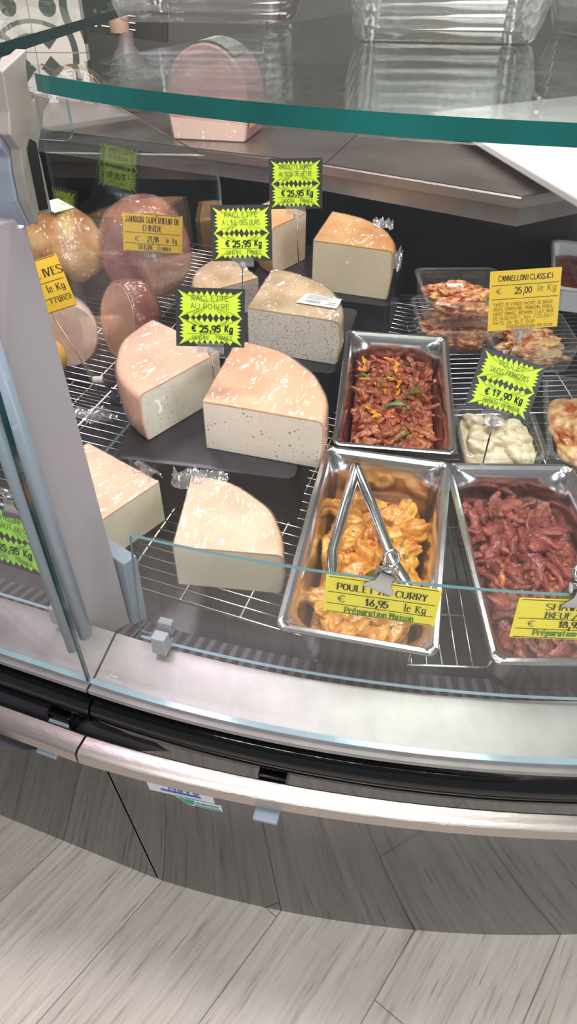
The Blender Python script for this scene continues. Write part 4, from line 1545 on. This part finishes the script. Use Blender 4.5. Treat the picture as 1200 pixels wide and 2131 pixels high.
log('turkey_ham', 'large pink turkey ham with a yellow price card before it', 'ham', deck(-.300, 1.405, .091, 14), .092, .15, M_HAMFACE, M_HAMSKIN2)
tmo = log('mortadella', 'pale round mortadella half behind the post, its cut face forward', 'sausage', deck(-.412, 1.150, .053, 20) @ Matrix.Rotation(math.radians(-12), 4, 'X'), .054, .10, M_MORT, M_PALEFAT, flat=1.12)
log('coarse_sausage', 'coral coloured cut sausage leaning right of the pale mortadella', 'sausage', deck(-.322, 1.175, .068, -46) @ Matrix.Rotation(math.radians(-14), 4, 'X'), .058, .075, M_SAUS, M_SAUSSKIN, flat=1.25)
ob = blob_mesh('yellow_cheese', mat('yellow_wax', rgb(222, 170, 72), .35, coat=.2), (.034, .034, .034), 7, .04, 3)
ob.matrix_world = deck(-.440, 1.095, .034)
tag(ob, 'small yellow cheese peeping out beside the grey post', 'cheese')

# glass divider: a tall sheet standing across the deck
td = thing('glass_divider', 'tall clear glass divider between the hams and the cheeses', 'divider')
P0 = Vector((-.300, .935, 0))
dv = Vector((math.cos(math.radians(71)), math.sin(math.radians(71)), 0))
nv = Vector((dv.y, -dv.x, 0))
pl = [(0, .676), (.505, .722), (.503, .93)]
for a in range(0, 7):
    aa = math.radians(a * 10)
    pl.append((.503 - .06 + .06 * math.cos(aa), .955 + .07 * math.sin(aa)))
pl += [(.185, 1.137), (.02, 1.205), (.0, 1.205)]
gm = MB()
gm.prism(pl, lambda a, z, d: P0 + dv * a + nv * d + Vector((0, 0, z)), 0, .005, 0, 1)
gm.m[-1] = 0
gm.build('divider_pane', [clear('divider_glass', (0.965, 0.975, 0.97, 1), f0=0.09), mat('divider_edge', rgb(120, 150, 142), .15, spec=.8)], td)

# loose scrap of film on the rack
m1 = MB()
tuft(m1, Vector((0, 0, .004)), (.085, .035, .012), 15)
ob = m1.build('film_scrap', M_TUFT, smooth=40)
ob.matrix_world = deck(-.335, .965, .002, -14)
tag(ob, 'loose crumpled scrap of cling film on the rack beside the divider', 'film')


# ------------------------------------------------------------------ price signs
def sign_matrix(p, yaw, tilt, roll):
    return Matrix.Translation(p) @ Matrix.Rotation(math.radians(yaw), 4, 'Z') @ Matrix.Rotation(math.radians(90 - tilt), 4, 'X') @ Matrix.Rotation(math.radians(roll), 4, 'Z')


def burst(m1, x0, y0, x1, y1, nx, ny, seed, z=.0007):
    """Star-shaped price flash: long corner spikes and a row of teeth along every side."""
    rnd = random.Random(seed)
    w, h = x1 - x0, y1 - y0
    dx, dy = w * .085, h * .20
    pts = []
    ix0, ix1, iy0, iy1 = x0 + dx, x1 - dx, y0 + dy, y1 - dy
    def side(ax, ay, bx, by, n_, ox, oy):
        for i in range(n_):
            s0, s1 = i / n_, (i + .5) / n_
            pts.append((ax + (bx - ax) * s0, ay + (by - ay) * s0))
            k = rnd.uniform(.62, .95)
            pts.append((ax + (bx - ax) * s1 + ox * k, ay + (by - ay) * s1 + oy * k))
    c_ = .055
    side(ix0 + w * c_, iy0, ix1 - w * c_, iy0, nx, 0, -dy)
    pts += [(ix1 - w * c_, iy0), (x1, y0)]
    side(ix1, iy0 + h * c_, ix1, iy1 - h * c_, ny, dx, 0)
    pts += [(ix1, iy1 - h * c_), (x1, y1)]
    side(ix1 - w * c_, iy1, ix0 + w * c_, iy1, nx, 0, dy)
    pts += [(ix0 + w * c_, iy1), (x0, y1)]
    side(ix0, iy1 - h * c_, ix0, iy0 + h * c_, ny, -dx, 0)
    pts += [(ix0, iy0 + h * c_), (x0, y0)]
    n_ = len(pts)
    cx_, cy_ = (x0 + x1) / 2, (y0 + y1) / 2
    m1.add([(cx_, cy_, z)] + [(a, b, z) for a, b in pts], [(0, i + 1, (i + 1) % n_ + 1) for i in range(n_)])


def burst_sign(label, M, w, h, title, price, foot, paper=None):
    t_ = thing('price_card', label, 'price card', M)
    m1 = MB()
    m1.box((-w / 2, -h / 2, -.0006), (w / 2, h / 2, 0))
    m1.build('backing', M_CARDBLACK, t_)
    for k, (a, b) in enumerate(((-.012, .465), (-.475, .02))):
        m1 = MB()
        burst(m1, -w * .465, h * a, w * .465, h * b, 8, 4, k + len(title), .0007)
        m1.build('paper_flash', paper or M_NEON, t_)
    m1 = MB()
    for i, ln in enumerate(title):
        hh = h * .085
        fit = min(.85, w * .62 / (sum(ADV.get(c, 8) for c in ln) * hh / 7))
        write(m1, ln, 0, h * (.29 - .135 * i), hh, .115, wide=fit, z=.0012, jit=.06)
    write(m1, foot, w * .03, h * -.375, h * .07, .11, wide=min(1.0, w * .6 / (sum(ADV.get(c, 8) for c in foot) * h * .01)), z=.0012, jit=.05)
    m1.add([(-w * .34, h * -.275, .0011), (w * .34, h * -.275, .0011), (w * .34, h * -.268, .0011), (-w * .34, h * -.268, .0011)], [(0, 1, 2, 3)])
    m1.build('faint_handwriting', M_THIN, t_)
    m1 = MB()
    write(m1, price, w * .03, h * -.235, h * .105, .22, wide=.9, maxw=w * .60, z=.0013, jit=.07)
    m1.build('price_figures', M_INK, t_)
    return t_


def holder(label, top, base, tilt_dir=Vector((0, -1, 0)), bar=.034, zc=0.0, roll=0.0, disc=.008):
    """Clear clip, white joint, thin steel stem and a small foot."""
    t_ = thing('card_holder', label, 'card holder')
    top, base = Vector(top), Vector(base)
    m1 = MB()
    rm = Matrix.Translation(top) @ Matrix.Rotation(math.radians(roll), 4, 'Y')
    m1.box((-bar / 2, -.004, -.004), (bar / 2, -.0015, .008), M=rm)
    m1.box((-bar / 2, .0015, -.004), (bar / 2, .004, .008), M=rm)
    m1.box((-bar / 2, -.004, -.006), (bar / 2, .004, -.004), M=rm)
    m1.build('clip_bar', M_PLASTIC, t_)
    dn = (base - top).normalized()
    m1 = MB()
    m1.tube([top + dn * .006, top + dn * .011, top + dn * .022, top + dn * .024], [.0035, .0048, .0048, .003], 10)
    m1.build('joint', M_WHITEP, t_, smooth=40)
    m1 = MB()
    m1.tube([top + dn * .022, base], .0012, 8)
    m1.build('stem', M_CHROME, t_, smooth=True)
    m1 = MB()
    m1.tube([base - dn * .003, base], [disc * .7, disc], 16)
    m1.build('foot', M_PLASTIC if disc < .01 else M_RISER, t_, smooth=40)
    return t_


EUR = '\u20ac'
SG = [
    ('neon raclette card nearest the viewer, reading AU POIVRE', (-.101, .845, .943), .0875, .073, 4, 14, -3.0, ['RACLETTE', 'AU POIVRE'], EUR + ' 25,95 Kg', 'ORIGINE : FRANCE', None),
    ("neon raclette card in the middle, reading A L'AIL DES OURS", (-.0735, 1.085, .976), .0915, .079, 0, 14, 1.0, ['RACLETTE', "A L'AIL DES OURS"], EUR + ' 25,95 Kg', 'ORIGINE : FRANCE', None),
    ('neon raclette card highest at the back, reading AU BOIS DE HETRE', (.009, 1.29, .998), .0925, .079, -8, 12, 3.0, ['RACLETTE FUM\u00c9E', 'AU BOIS DE H\u00caTRE'], EUR + ' 25,95 Kg', 'ORIGINE : FRANCE', None),
    ('tilted neon card above the white creamy chicken, reading POULET', (.283, .815, .866), .091, .075, 8, 24, -19.0, ['POULET', 'SAUCES FROMAG\u00c8RES'], EUR + ' 17,90 Kg', 'PR\u00c9PARATION MAISON', None),
]
for lb, p_, w_, h_, ya, ti, ro, tl, pr, ft, pp in SG:
    burst_sign(lb, sign_matrix(Vector(p_), ya, ti, ro), w_, h_, tl, pr, ft, pp)


def under(M, h_, d=.002):
    return M @ Vector((0, -h_ / 2 - d, -.0004))


hold_bases = [dpt(-.121, .948, .081), dpt(-.094, 1.245, .081), dpt(.019, 1.330, .057), dpt(.2955, .815, .004)]
hold_lab = ['clear clip stand holding the nearest raclette card between two cheeses', 'clear clip stand holding the middle raclette card', 'clear clip stand holding the highest raclette card before the smoked cheese',
            'clear clip stand leaning up out of the white creamy chicken tray']
for (lb, p_, w_, h_, ya, ti, ro, *_x), b_, hl in zip(SG, hold_bases, hold_lab):
    holder(hl, under(sign_matrix(Vector(p_), ya, ti, ro), h_), b_, roll=-ro)


def ruled_card(label, M, w, h, paper, lines, rules, ink_parts, name='price_card'):
    t_ = thing(name, label, 'price card', M)
    m1 = MB()
    m1.box((-w / 2, -h / 2, -.0005), (w / 2, h / 2, 0))
    m1.build('backing', paper, t_)
    m1 = MB()
    e_ = .0004
    for y in rules:
        m1.add([(-w * .47, y * h - e_, .0005), (w * .47, y * h - e_, .0005), (w * .47, y * h + e_, .0005), (-w * .47, y * h + e_, .0005)], [(0, 1, 2, 3)])
    m1.build('rules', M_INK, t_)
    for nm, m_, fn_ in ink_parts:
        m1 = MB()
        fn_(m1)
        m1.build(nm, m_, t_)
    return t_


# golden cannelloni card
w_, h_ = .113, .091
Mk = sign_matrix(Vector((.371, 1.07, .8815)), 3, 16, 3.0)
def _cann_a(m1):
    write(m1, 'CANNELLONI CLASSICI', 0, h_ * .33, h_ * .085, .12, maxw=w_ * .76, z=.0009, jit=.04)
    write(m1, '25,00', -w_ * .02, h_ * .11, h_ * .10, .13, maxw=w_ * .25, z=.0009, jit=.04)
def _cann_b(m1):
    write(m1, EUR, -w_ * .36, h_ * .12, h_ * .09, .09, z=.0009)
    write(m1, 'le Kg', w_ * .30, h_ * .13, h_ * .10, .08, wide=.8, z=.0009)
    for i, s_ in enumerate(('FARCE DE VIANDE HACH\u00c9E DE BOEUF,', 'OEUFS, CHAPELURE, PARMESAN, PERSIL,', 'SAUCE TOMATE, B\u00c9CHAMEL (LAIT, NOIX', 'DE MUSCADE), SEL (C\u00c9LERI)', 'P\u00c2TE DE BL\u00c9 DUR'.replace('\u00c2', 'A'), '        PR\u00c9PARATION MAISON')):
        write(m1, s_, -w_ * .43, h_ * (-.085 - .078 * i), h_ * .052, .1, wide=min(.9, w_ * .86 / (sum(ADV.get(c, 8) for c in s_) * h_ * .052 / 7)), align='L', z=.0009, jit=.05)
ruled_card('golden handwritten card reading CANNELLONI CLASSICI at the right', Mk, w_, h_, M_ORANGE, [], (.26, .03), [('dark_handwriting', M_INK, _cann_a), ('brown_handwriting', M_THINY, _cann_b)])
holder('clear clip stand under the golden cannelloni card', under(Mk, h_), dpt(.372, 1.085, .0), roll=-2)

# yellow printed turkey ham card
w2, h2 = .107, .066
Mk = sign_matrix(Vector((-.252, 1.315, .906)), 8, 10, -6.0)
def _jam(m1):
    write(m1, 'JAMBON SUP\u00c9RIEUR DE', 0, h2 * .27, h2 * .145, .18, .07, serif=True, maxw=w2 * .92, z=.0009)
    write(m1, 'DINDE', 0, h2 * .06, h2 * .145, .18, .07, serif=True, wide=.75, z=.0009)
    write(m1, '23,98', 0, h2 * -.22, h2 * .14, .18, .08, maxw=w2 * .20, z=.0009)
    write(m1, EUR, -w2 * .26, h2 * -.22, h2 * .13, .14, .06, z=.0009)
    write(m1, 'le  Kg', w2 * .31, h2 * -.22, h2 * .12, .14, .06, serif=True, maxw=w2 * .2, z=.0009)
    write(m1, 'ORIGINE : France', w2 * .03, h2 * -.43, h2 * .12, .14, .06, serif=True, maxw=w2 * .56, z=.0009)
ruled_card('yellow printed card reading JAMBON SUPERIEUR before the turkey ham', Mk, w2, h2, M_ORANGE, [], (.485, .0, -.28, -.485), [('printed_text', M_INK, _jam)])
holder('clear clip stand of the turkey ham card behind the divider', under(Mk, h2), dpt(-.262, 1.372, .0))
# yellow card half hidden by the post
Mk = sign_matrix(Vector((-.398, 1.06, .896)), 6, 12, 15.0)
def _ves(m1):
    write(m1, 'OLIVES', w2 * .26, h2 * .20, h2 * .17, .18, .07, serif=True, wide=.75, z=.0009)
    write(m1, 'le Kg', w2 * .30, h2 * -.15, h2 * .14, .14, .06, serif=True, wide=.75, z=.0009)
    write(m1, 'ORIGINE : France', w2 * .06, h2 * -.41, h2 * .12, .14, .06, serif=True, wide=.75, z=.0009)
ruled_card('yellow printed card ending in VES, half hidden behind the grey post', Mk, .107, .080, M_ORANGE, [], (.485, .06, -.24, -.485), [('printed_text', M_INK, _ves)])
th_ = thing('card_holder', 'magnet foot stand with a leaning clear strip behind the post', 'card holder')
b0_ = dpt(-.297, 1.019, .0)
m1 = MB()
m1.tube([b0_, b0_ + Vector((0, 0, .006)), b0_ + Vector((0, 0, .008))], [.021, .021, .017], 28)
m1.build('foot', M_RISER, th_, smooth=40)
m1 = MB()
m1.tube([b0_ + Vector((0, 0, .006)), b0_ + Vector((0, 0, .012))], .008, 14)
m1.build('foot_nut', M_CHROME, th_, smooth=40)
jt = Vector((-.315, 1.03, .757))
m1 = MB()
m1.tube([b0_ + Vector((0, 0, .008)), jt], .0022, 10)
m1.build('stem', M_CHROME, th_, smooth=True)
m1 = MB()
m1.tube([jt + Vector((-.008, 0, 0)), jt + Vector((.008, 0, 0))], .006, 14)
m1.build('joint', M_WHITEP, th_, smooth=40)
m1 = MB()
m1.tube([jt + Vector((-.006, 0, -.006)), jt + Vector((-.020, .004, .030))], .005, 10)
m1.build('clip_bar', M_PLASTIC, th_, smooth=40)
m1 = MB()
m1.tube([jt + Vector((0.0, -.004, -.035)), jt + Vector((-.012, 0, .01)), Vector((-.386, 1.06, .876))], .0011, 6)
m1.build('wire_arm', mat('gold_wire', rgb(206, 170, 110), .3, .8), th_, smooth=True)


# ------------------------------------------------------------------ bulldog clips and the printed cards on the guards
def bulldog(label, M):
    t_ = thing('bulldog_clip', label, 'clip', M)
    m1 = MB()
    for s in (1, -1):
        rows = [(.0155, .0058, -.0155), (.0155, .0066, -.0125), (.0150, .0072, -.010), (.0080, .0088, -.001), (.0072, .0094, .006), (.0072, .0084, .010)]
        vs = [(sx * a, s * b, z) for a, b, z in rows for sx in (-1, 1)]
        m1.add(vs, [(2 * i, 2 * i + 1, 2 * i + 3, 2 * i + 2) for i in range(len(rows) - 1)])
        vs2 = [(sx * a, s * (b - .0009), z) for a, b, z in rows for sx in (-1, 1)]
        m1.add(vs2, [(2 * i, 2 * i + 1, 2 * i + 3, 2 * i + 2) for i in range(len(rows) - 1)])
    m1.build('jaw', M_CHROME, t_, smooth=40)
    m1 = MB()
    m1.tube([(-.0095, 0, .004), (.0095, 0, .004)], .0055, 14)
    m1.build('spring_barrel', M_CHROME, t_, smooth=40)
    for s in (1, -1):
        m1 = MB()
        c_ = Vector((0, s * .0085, .0165))
        m1.tube([c_ + Vector((math.cos(2 * math.pi * i / 22) * .0068, s * .004 * math.sin(2 * math.pi * i / 22) + 0, math.sin(2 * math.pi * i / 22) * .0068)) for i in range(22)], .0021, 8, closed=True)
        m1.build('ring_handle', M_CHROME, t_, smooth=True)
    return t_


def guard_frame(ang, z, dr=0.0, roll=0.0):
    """Frame standing on the guard's outer face: x right, y up, z outward."""
    c1, c2 = RING['guard_low'], RING['guard_top']
    a_ = math.radians(ang)
    d_ = Vector((math.cos(a_), math.sin(a_), 0))
    f = (z - .684) / (.830 - .684)
    lo_ = Vector((c1[0], c1[1], .684)) + d_ * (c1[2])
    # same bearing seen from the lower circle's centre
    c_ = Vector((c2[0], c2[1], 0))
    rel = Vector((lo_.x - c_.x, lo_.y - c_.y, 0)).normalized()
    hi_ = Vector((c2[0], c2[1], .830)) + rel * (c2[2] + .003)
    p_ = lo_.lerp(hi_, f)
    y_ = (hi_ - lo_).normalized()
    x_ = Vector((-d_.y, d_.x, 0))
    z_ = x_.cross(y_)
    p_ = p_ + z_ * dr
    return Matrix(((x_.x, y_.x, z_.x, p_.x), (x_.y, y_.y, z_.y, p_.y), (x_.z, y_.z, z_.z, p_.z), (0, 0, 0, 1))) @ Matrix.Rotation(math.radians(roll), 4, 'Z')


w3, h3 = .112, .048
def _curry(m1):
    write(m1, 'POULET AU CURRY', 0, h3 * .17, h3 * .165, .19, .08, serif=True, wide=1.2, maxw=w3 * .80, z=.0009)
    write(m1, '16,95', -w3 * .03, h3 * -.17, h3 * .18, .2, .09, wide=.9, maxw=w3 * .21, z=.0009)
    write(m1, EUR, -w3 * .34, h3 * -.17, h3 * .18, .13, .06, wide=.8, z=.0009)
    write(m1, 'le Kg', w3 * .30, h3 * -.18, h3 * .18, .12, .06, serif=True, maxw=w3 * .21, z=.0009)
def _maison(m1):
    write(m1, 'Pr\u00e9paration Maison', 0, h3 * -.44, h3 * .15, .2, .09, serif=True, maxw=w3 * .62, z=.0009)
CURRY_ANG, SHAW_ANG = -99.1, -92.8
ruled_card('yellow printed card reading POULET AU CURRY on the glass guard', guard_frame(CURRY_ANG, .806, .0018, -1.5), w3, h3, M_YELLOW, [], (.47, .07, -.24, -.47), [('printed_text', M_INK, _curry), ('green_text', M_GREENINK, _maison)])
def _shaw(m1):
    write(m1, 'SHAWARMA', 0, h3 * .27, h3 * .155, .17, .07, serif=True, maxw=w3 * .52, z=.0009)
    write(m1, 'B\u0152UF/VEAU', 0, h3 * .05, h3 * .155, .17, .07, serif=True, maxw=w3 * .5, z=.0009)
    write(m1, '18,95', -w3 * .01, h3 * -.20, h3 * .17, .2, .09, maxw=w3 * .2, z=.0009)
    write(m1, EUR, -w3 * .34, h3 * -.20, h3 * .16, .13, .06, wide=.8, z=.0009)
ruled_card('yellow printed card reading SHAWARMA at the right edge', guard_frame(SHAW_ANG, .801, .0018, 0), w3, h3 * 1.08, M_YELLOW, [], (.47, .01, -.25, -.47), [('printed_text', M_INK, _shaw), ('green_text', M_GREENINK, _maison)])
CLIPM = Matrix(((1, 0, 0, 0), (0, 0, 1, 0), (0, -1, 0, 0), (0, 0, 0, 1)))
bulldog('chrome bulldog clip gripping the POULET AU CURRY card', guard_frame(CURRY_ANG, .834, -.0025, -18) @ Matrix.Rotation(math.radians(-90), 4, 'X') @ Matrix.Rotation(math.radians(180), 4, 'Z'))
bulldog('chrome bulldog clip gripping the SHAWARMA card at the right edge', guard_frame(SHAW_ANG, .834, -.0025, 0) @ Matrix.Rotation(math.radians(-90), 4, 'X') @ Matrix.Rotation(math.radians(180), 4, 'Z'))

# left counter: neon green card on its guard, cured meat behind
def left_frame(d, z, dr, roll=0.0):
    f = (z - .684) / (.815 - .684)
    p_ = Vector((base0.x, base0.y, 0)) + sd * d + ni * (.022 * f) + Vector((0, 0, z))
    y_ = (ni * .022 + Vector((0, 0, .131))).normalized()
    x_ = -sd
    z_ = x_.cross(y_)
    p_ += z_ * dr
    return Matrix(((x_.x, y_.x, z_.x, p_.x), (x_.y, y_.y, z_.y, p_.y), (x_.z, y_.z, z_.z, p_.z), (0, 0, 0, 1))) @ Matrix.Rotation(math.radians(roll), 4, 'Z')


burst_sign('neon green price card clipped to the left counter guard', left_frame(.078, .775, .0018, -2), .098, .082, ['JAMBON', 'CRU GO\u00dbT NOIX'.replace('\u00db', 'U')], EUR + ' 25,95 Kg', 'ORIGINE : FRANCE', M_NEONG)
bulldog('chrome bulldog clip gripping the neon green card at the left edge', left_frame(.064, .820, -.0025, 4) @ Matrix.Rotation(math.radians(-90), 4, 'X') @ Matrix.Rotation(math.radians(180), 4, 'Z'))
log('cured_ham', 'dark cured ham cut off by the left edge in the next counter', 'ham', deck(-.475, .86, .075, 40), .07, .16, M_SAUSSKIN, M_SAUSSKIN)

# ------------------------------------------------------------------ on the worktop
tm = thing('packed_ham', 'arched block of pink ham in a netted wrapper on the worktop', 'ham', Matrix.Translation((-.190, 1.80, .970)) @ Matrix.Rotation(math.radians(-12), 4, 'Z'))
arch = [(-.088, .004), (-.082, 0), (.082, 0), (.088, .004), (.094, .05)] + [(.094 * math.cos(math.radians(a)), .085 + .105 * math.sin(math.radians(a))) for a in range(0, 181, 12)] + [(-.094, .05)]
m1 = MB()
m1.prism(arch, lambda a, z, d: Vector((a, d, z)), .0, .16)
bevel(m1.build('meat_block', mat('packed_ham_pink', rgb(214, 150, 150), .4, col2=rgb(232, 184, 176), scale=16, coat=.3), tm, smooth=40), .004)
m1 = MB()
m1.prism([(a * .93, .003 + z * .42) for a, z in [(-.09, 0), (.09, 0), (.096, .10), (-.096, .10)]], lambda a, z, d: Vector((a, d, z)), -.0012, .002)
m1.build('fat_layer', M_PALEFAT, tm)
m1 = MB()
m1.loft([[Vector((a * 1.012, d, z * 1.01)) for a, z in arch] for d in (-.003, .163)], cap0=True, cap1=True)
m1.build('cling_film', M_FILM, tm, smooth=40)
m1 = MB()
ar2 = [(.0965 * math.cos(math.radians(a)), .086 + .1085 * math.sin(math.radians(a))) for a in range(48, 168, 10)]
m1.loft([[Vector((a, d, z)) for a, z in ar2] for d in (.01, .13)], closed=False)
m1.build('paper_label', mat('patterned_wrapper', rgb(196, 196, 186), .5, col2=rgb(140, 146, 138), scale=60), tm, smooth=True)
m1 = MB()
m1.loft([[Vector((.0972, d, z)), Vector((.0975, d, z + .02))] for d in (.005, .155) for z in (.03,)], closed=False)
m1.build('edge_band', M_ORANGE, tm)

m1 = MB()
bd = [(.352, 2.0), (.362, 1.96), (.475, 1.10), (.50, 1.02), (1.2, 1.30), (1.1, 2.35), (.80, 2.28), (.40, 2.03)]
m1.prism(bd, lambda a, b, z: Vector((a, b, z)), .988, 1.002)
ob = bevel(m1.build('cutting_board', mat('white_polyethylene', rgb(232, 230, 224), .45), None), .003)
tag(ob, 'large white cutting board overhanging the worktop at right', 'cutting board')
for k, (x, y) in enumerate(((.50, 1.62), (.75, 1.85), (.62, 1.52))):
    m1 = MB()
    m1.tube([(x, y, .9705), (x, y, .9885)], .012, 12)
    f_ = m1.build('rubber_foot', M_RISER, ob)

# stacks of clear lidless trays standing on the top glass
def tray_stack(label_stack, x, y, yaw, w, l, count, step, h, group):
    proto = None
    for i in range(count):
        M = Matrix.Translation((x, y, 1.2352 + i * step)) @ Matrix.Rotation(math.radians(yaw), 4, 'Z')
        lb = label_stack
        if proto is None:
            proto = plastic_tray(lb, M, w, l, h, flange=.007, taper=.80, material=M_STACK, group=group)
        else:
            clone(proto, M, lb, group)


M_STACK = clear('nested_tray_plastic', (0.97, 0.975, 0.975, 1), rough=0.06, f0=0.09, haze=0.012)
tray_stack('clear empty tray in the middle stack standing on the top glass', .165, .920, -8, .225, .20, 7, .0125, .045, 'empty trays of the middle stack')
tray_stack('clear empty tray in the left stack standing on the top glass', -.110, 1.165, -12, .265, .20, 6, .0125, .045, 'empty trays of the left stack')
tray_stack('clear empty tray in the right stack, cut off by the frame', .400, .925, 6, .225, .20, 7, .0125, .045, 'empty trays of the right stack')


# round boards leaning at the tiled wall, dark notice, pale jug
def round_board(label, x, z, r, words, inkcol, ang, y=2.352, heart=False, upright=False):
    t_ = thing('round_board', label, 'sign', Matrix.Translation((x, y, z)) @ Matrix.Rotation(math.radians(90), 4, 'X'))
    m1 = MB()
    m1.prism([(r * math.cos(2 * math.pi * i / 48), r * math.sin(2 * math.pi * i / 48)) for i in range(48)], lambda a, b, d: Vector((a, b, d)), -.006, .0)
    m1.build('disc', mat('brown_board', rgb(150, 112, 84), .55), t_)
    m1 = MB()
    n_ = 64
    m1.add([(r * .88 * math.cos(2 * math.pi * i / n_), r * .88 * math.sin(2 * math.pi * i / n_), .0006) for i in range(n_)] + [(r * .60 * math.cos(2 * math.pi * i / n_), r * .60 * math.sin(2 * math.pi * i / n_), .0006) for i in range(n_)],
           [(i, (i + 1) % n_, n_ + (i + 1) % n_, n_ + i) for i in range(n_)])
    m1.build('pale_ring', M_WHITE, t_)
    m1 = MB()
    k = len(words)
    for i, ch in enumerate(words):
        a_ = math.radians(ang + (i - (k - 1) / 2) * (-13 if upright else 13))
        tmp = MB()
        write(tmp, ch, 0, -r * .085, r * .19, .2, z=.0012)
        rot_ = Matrix.Rotation(a_ + (math.radians(-90) if upright else math.radians(90)), 4, 'Z')
        off = Vector((math.cos(a_) * r * .74, math.sin(a_) * r * .74, 0))
        m1.add([rot_ @ Vector(v) + off for v in tmp.v], tmp.f)
    m1.build('lettering', inkcol, t_)


M_REDINK = mat('red_ink', rgb(176, 50, 44), .5)
round_board('round brown board with red lettering low at the tiled wall', -.625, .965, .100, 'RECETTE DE C', M_REDINK, 92)
round_board('round brown board with dark lettering at the upper left corner', -.90, 1.13, .150, 'VE O R', M_INK, -10, upright=True)
m1 = MB()
m1.box((-.11, -.012, -.035), (.11, 0, .035))
tb = m1.build('backing', mat('dark_notice', rgb(58, 58, 54), .5))
tn = thing('notice_board', 'dark notice with white lines beside the tiled wall', 'sign', Matrix.Translation((-.46, 2.40, 1.16)) @ Matrix.Rotation(math.radians(6), 4, 'Y'))
tb.parent = tn
m1 = MB()
for k in range(3):
    m1.box((-.075, -.0135, .016 - .016 * k), (.02, -.012, .0185 - .016 * k))
    m1.box((-.095, -.0135, .013 - .016 * k), (-.088, -.012, .022 - .016 * k))
m1.build('white_lines', M_WHITE, tn)
m1 = MB()
for z in (0,):
    m1.tube([(0, .03, -.19), (0, .03, .0)], .006, 10)
    m1.tube([(0, .03, -.19), (0, .03, -.186)], .05, 20)
m1.build('stand', M_DARKWELL, tn)

tj = thing('jug', 'pale translucent jug standing on the worktop behind the glass', 'jug', Matrix.Translation((-.44, 2.22, .9705)))
m1 = MB()
pr = [(.046, 0), (.050, .006), (.052, .06), (.050, .10), (.036, .13), (.022, .15), (.022, .18)]
m1.loft([[Vector((r_ * math.cos(2 * math.pi * i / 24), r_ * math.sin(2 * math.pi * i / 24), z)) for i in range(24)] for r_, z in pr], cap0=True, cap1=True)
m1.build('body', mat('milky_plastic', rgb(112, 108, 100), .4), tj, smooth=40)
m1 = MB()
m1.loft([[Vector((r_ * math.cos(2 * math.pi * i / 20) - .012, r_ * math.sin(2 * math.pi * i / 20), z)) for i in range(20)] for r_, z in [(.024, .178), (.026, .20), (.024, .25), (.016, .265)]], cap0=True, cap1=True)
m1.build('neck', mat('tan_plastic', rgb(176, 150, 124), .5), tj, smooth=40)
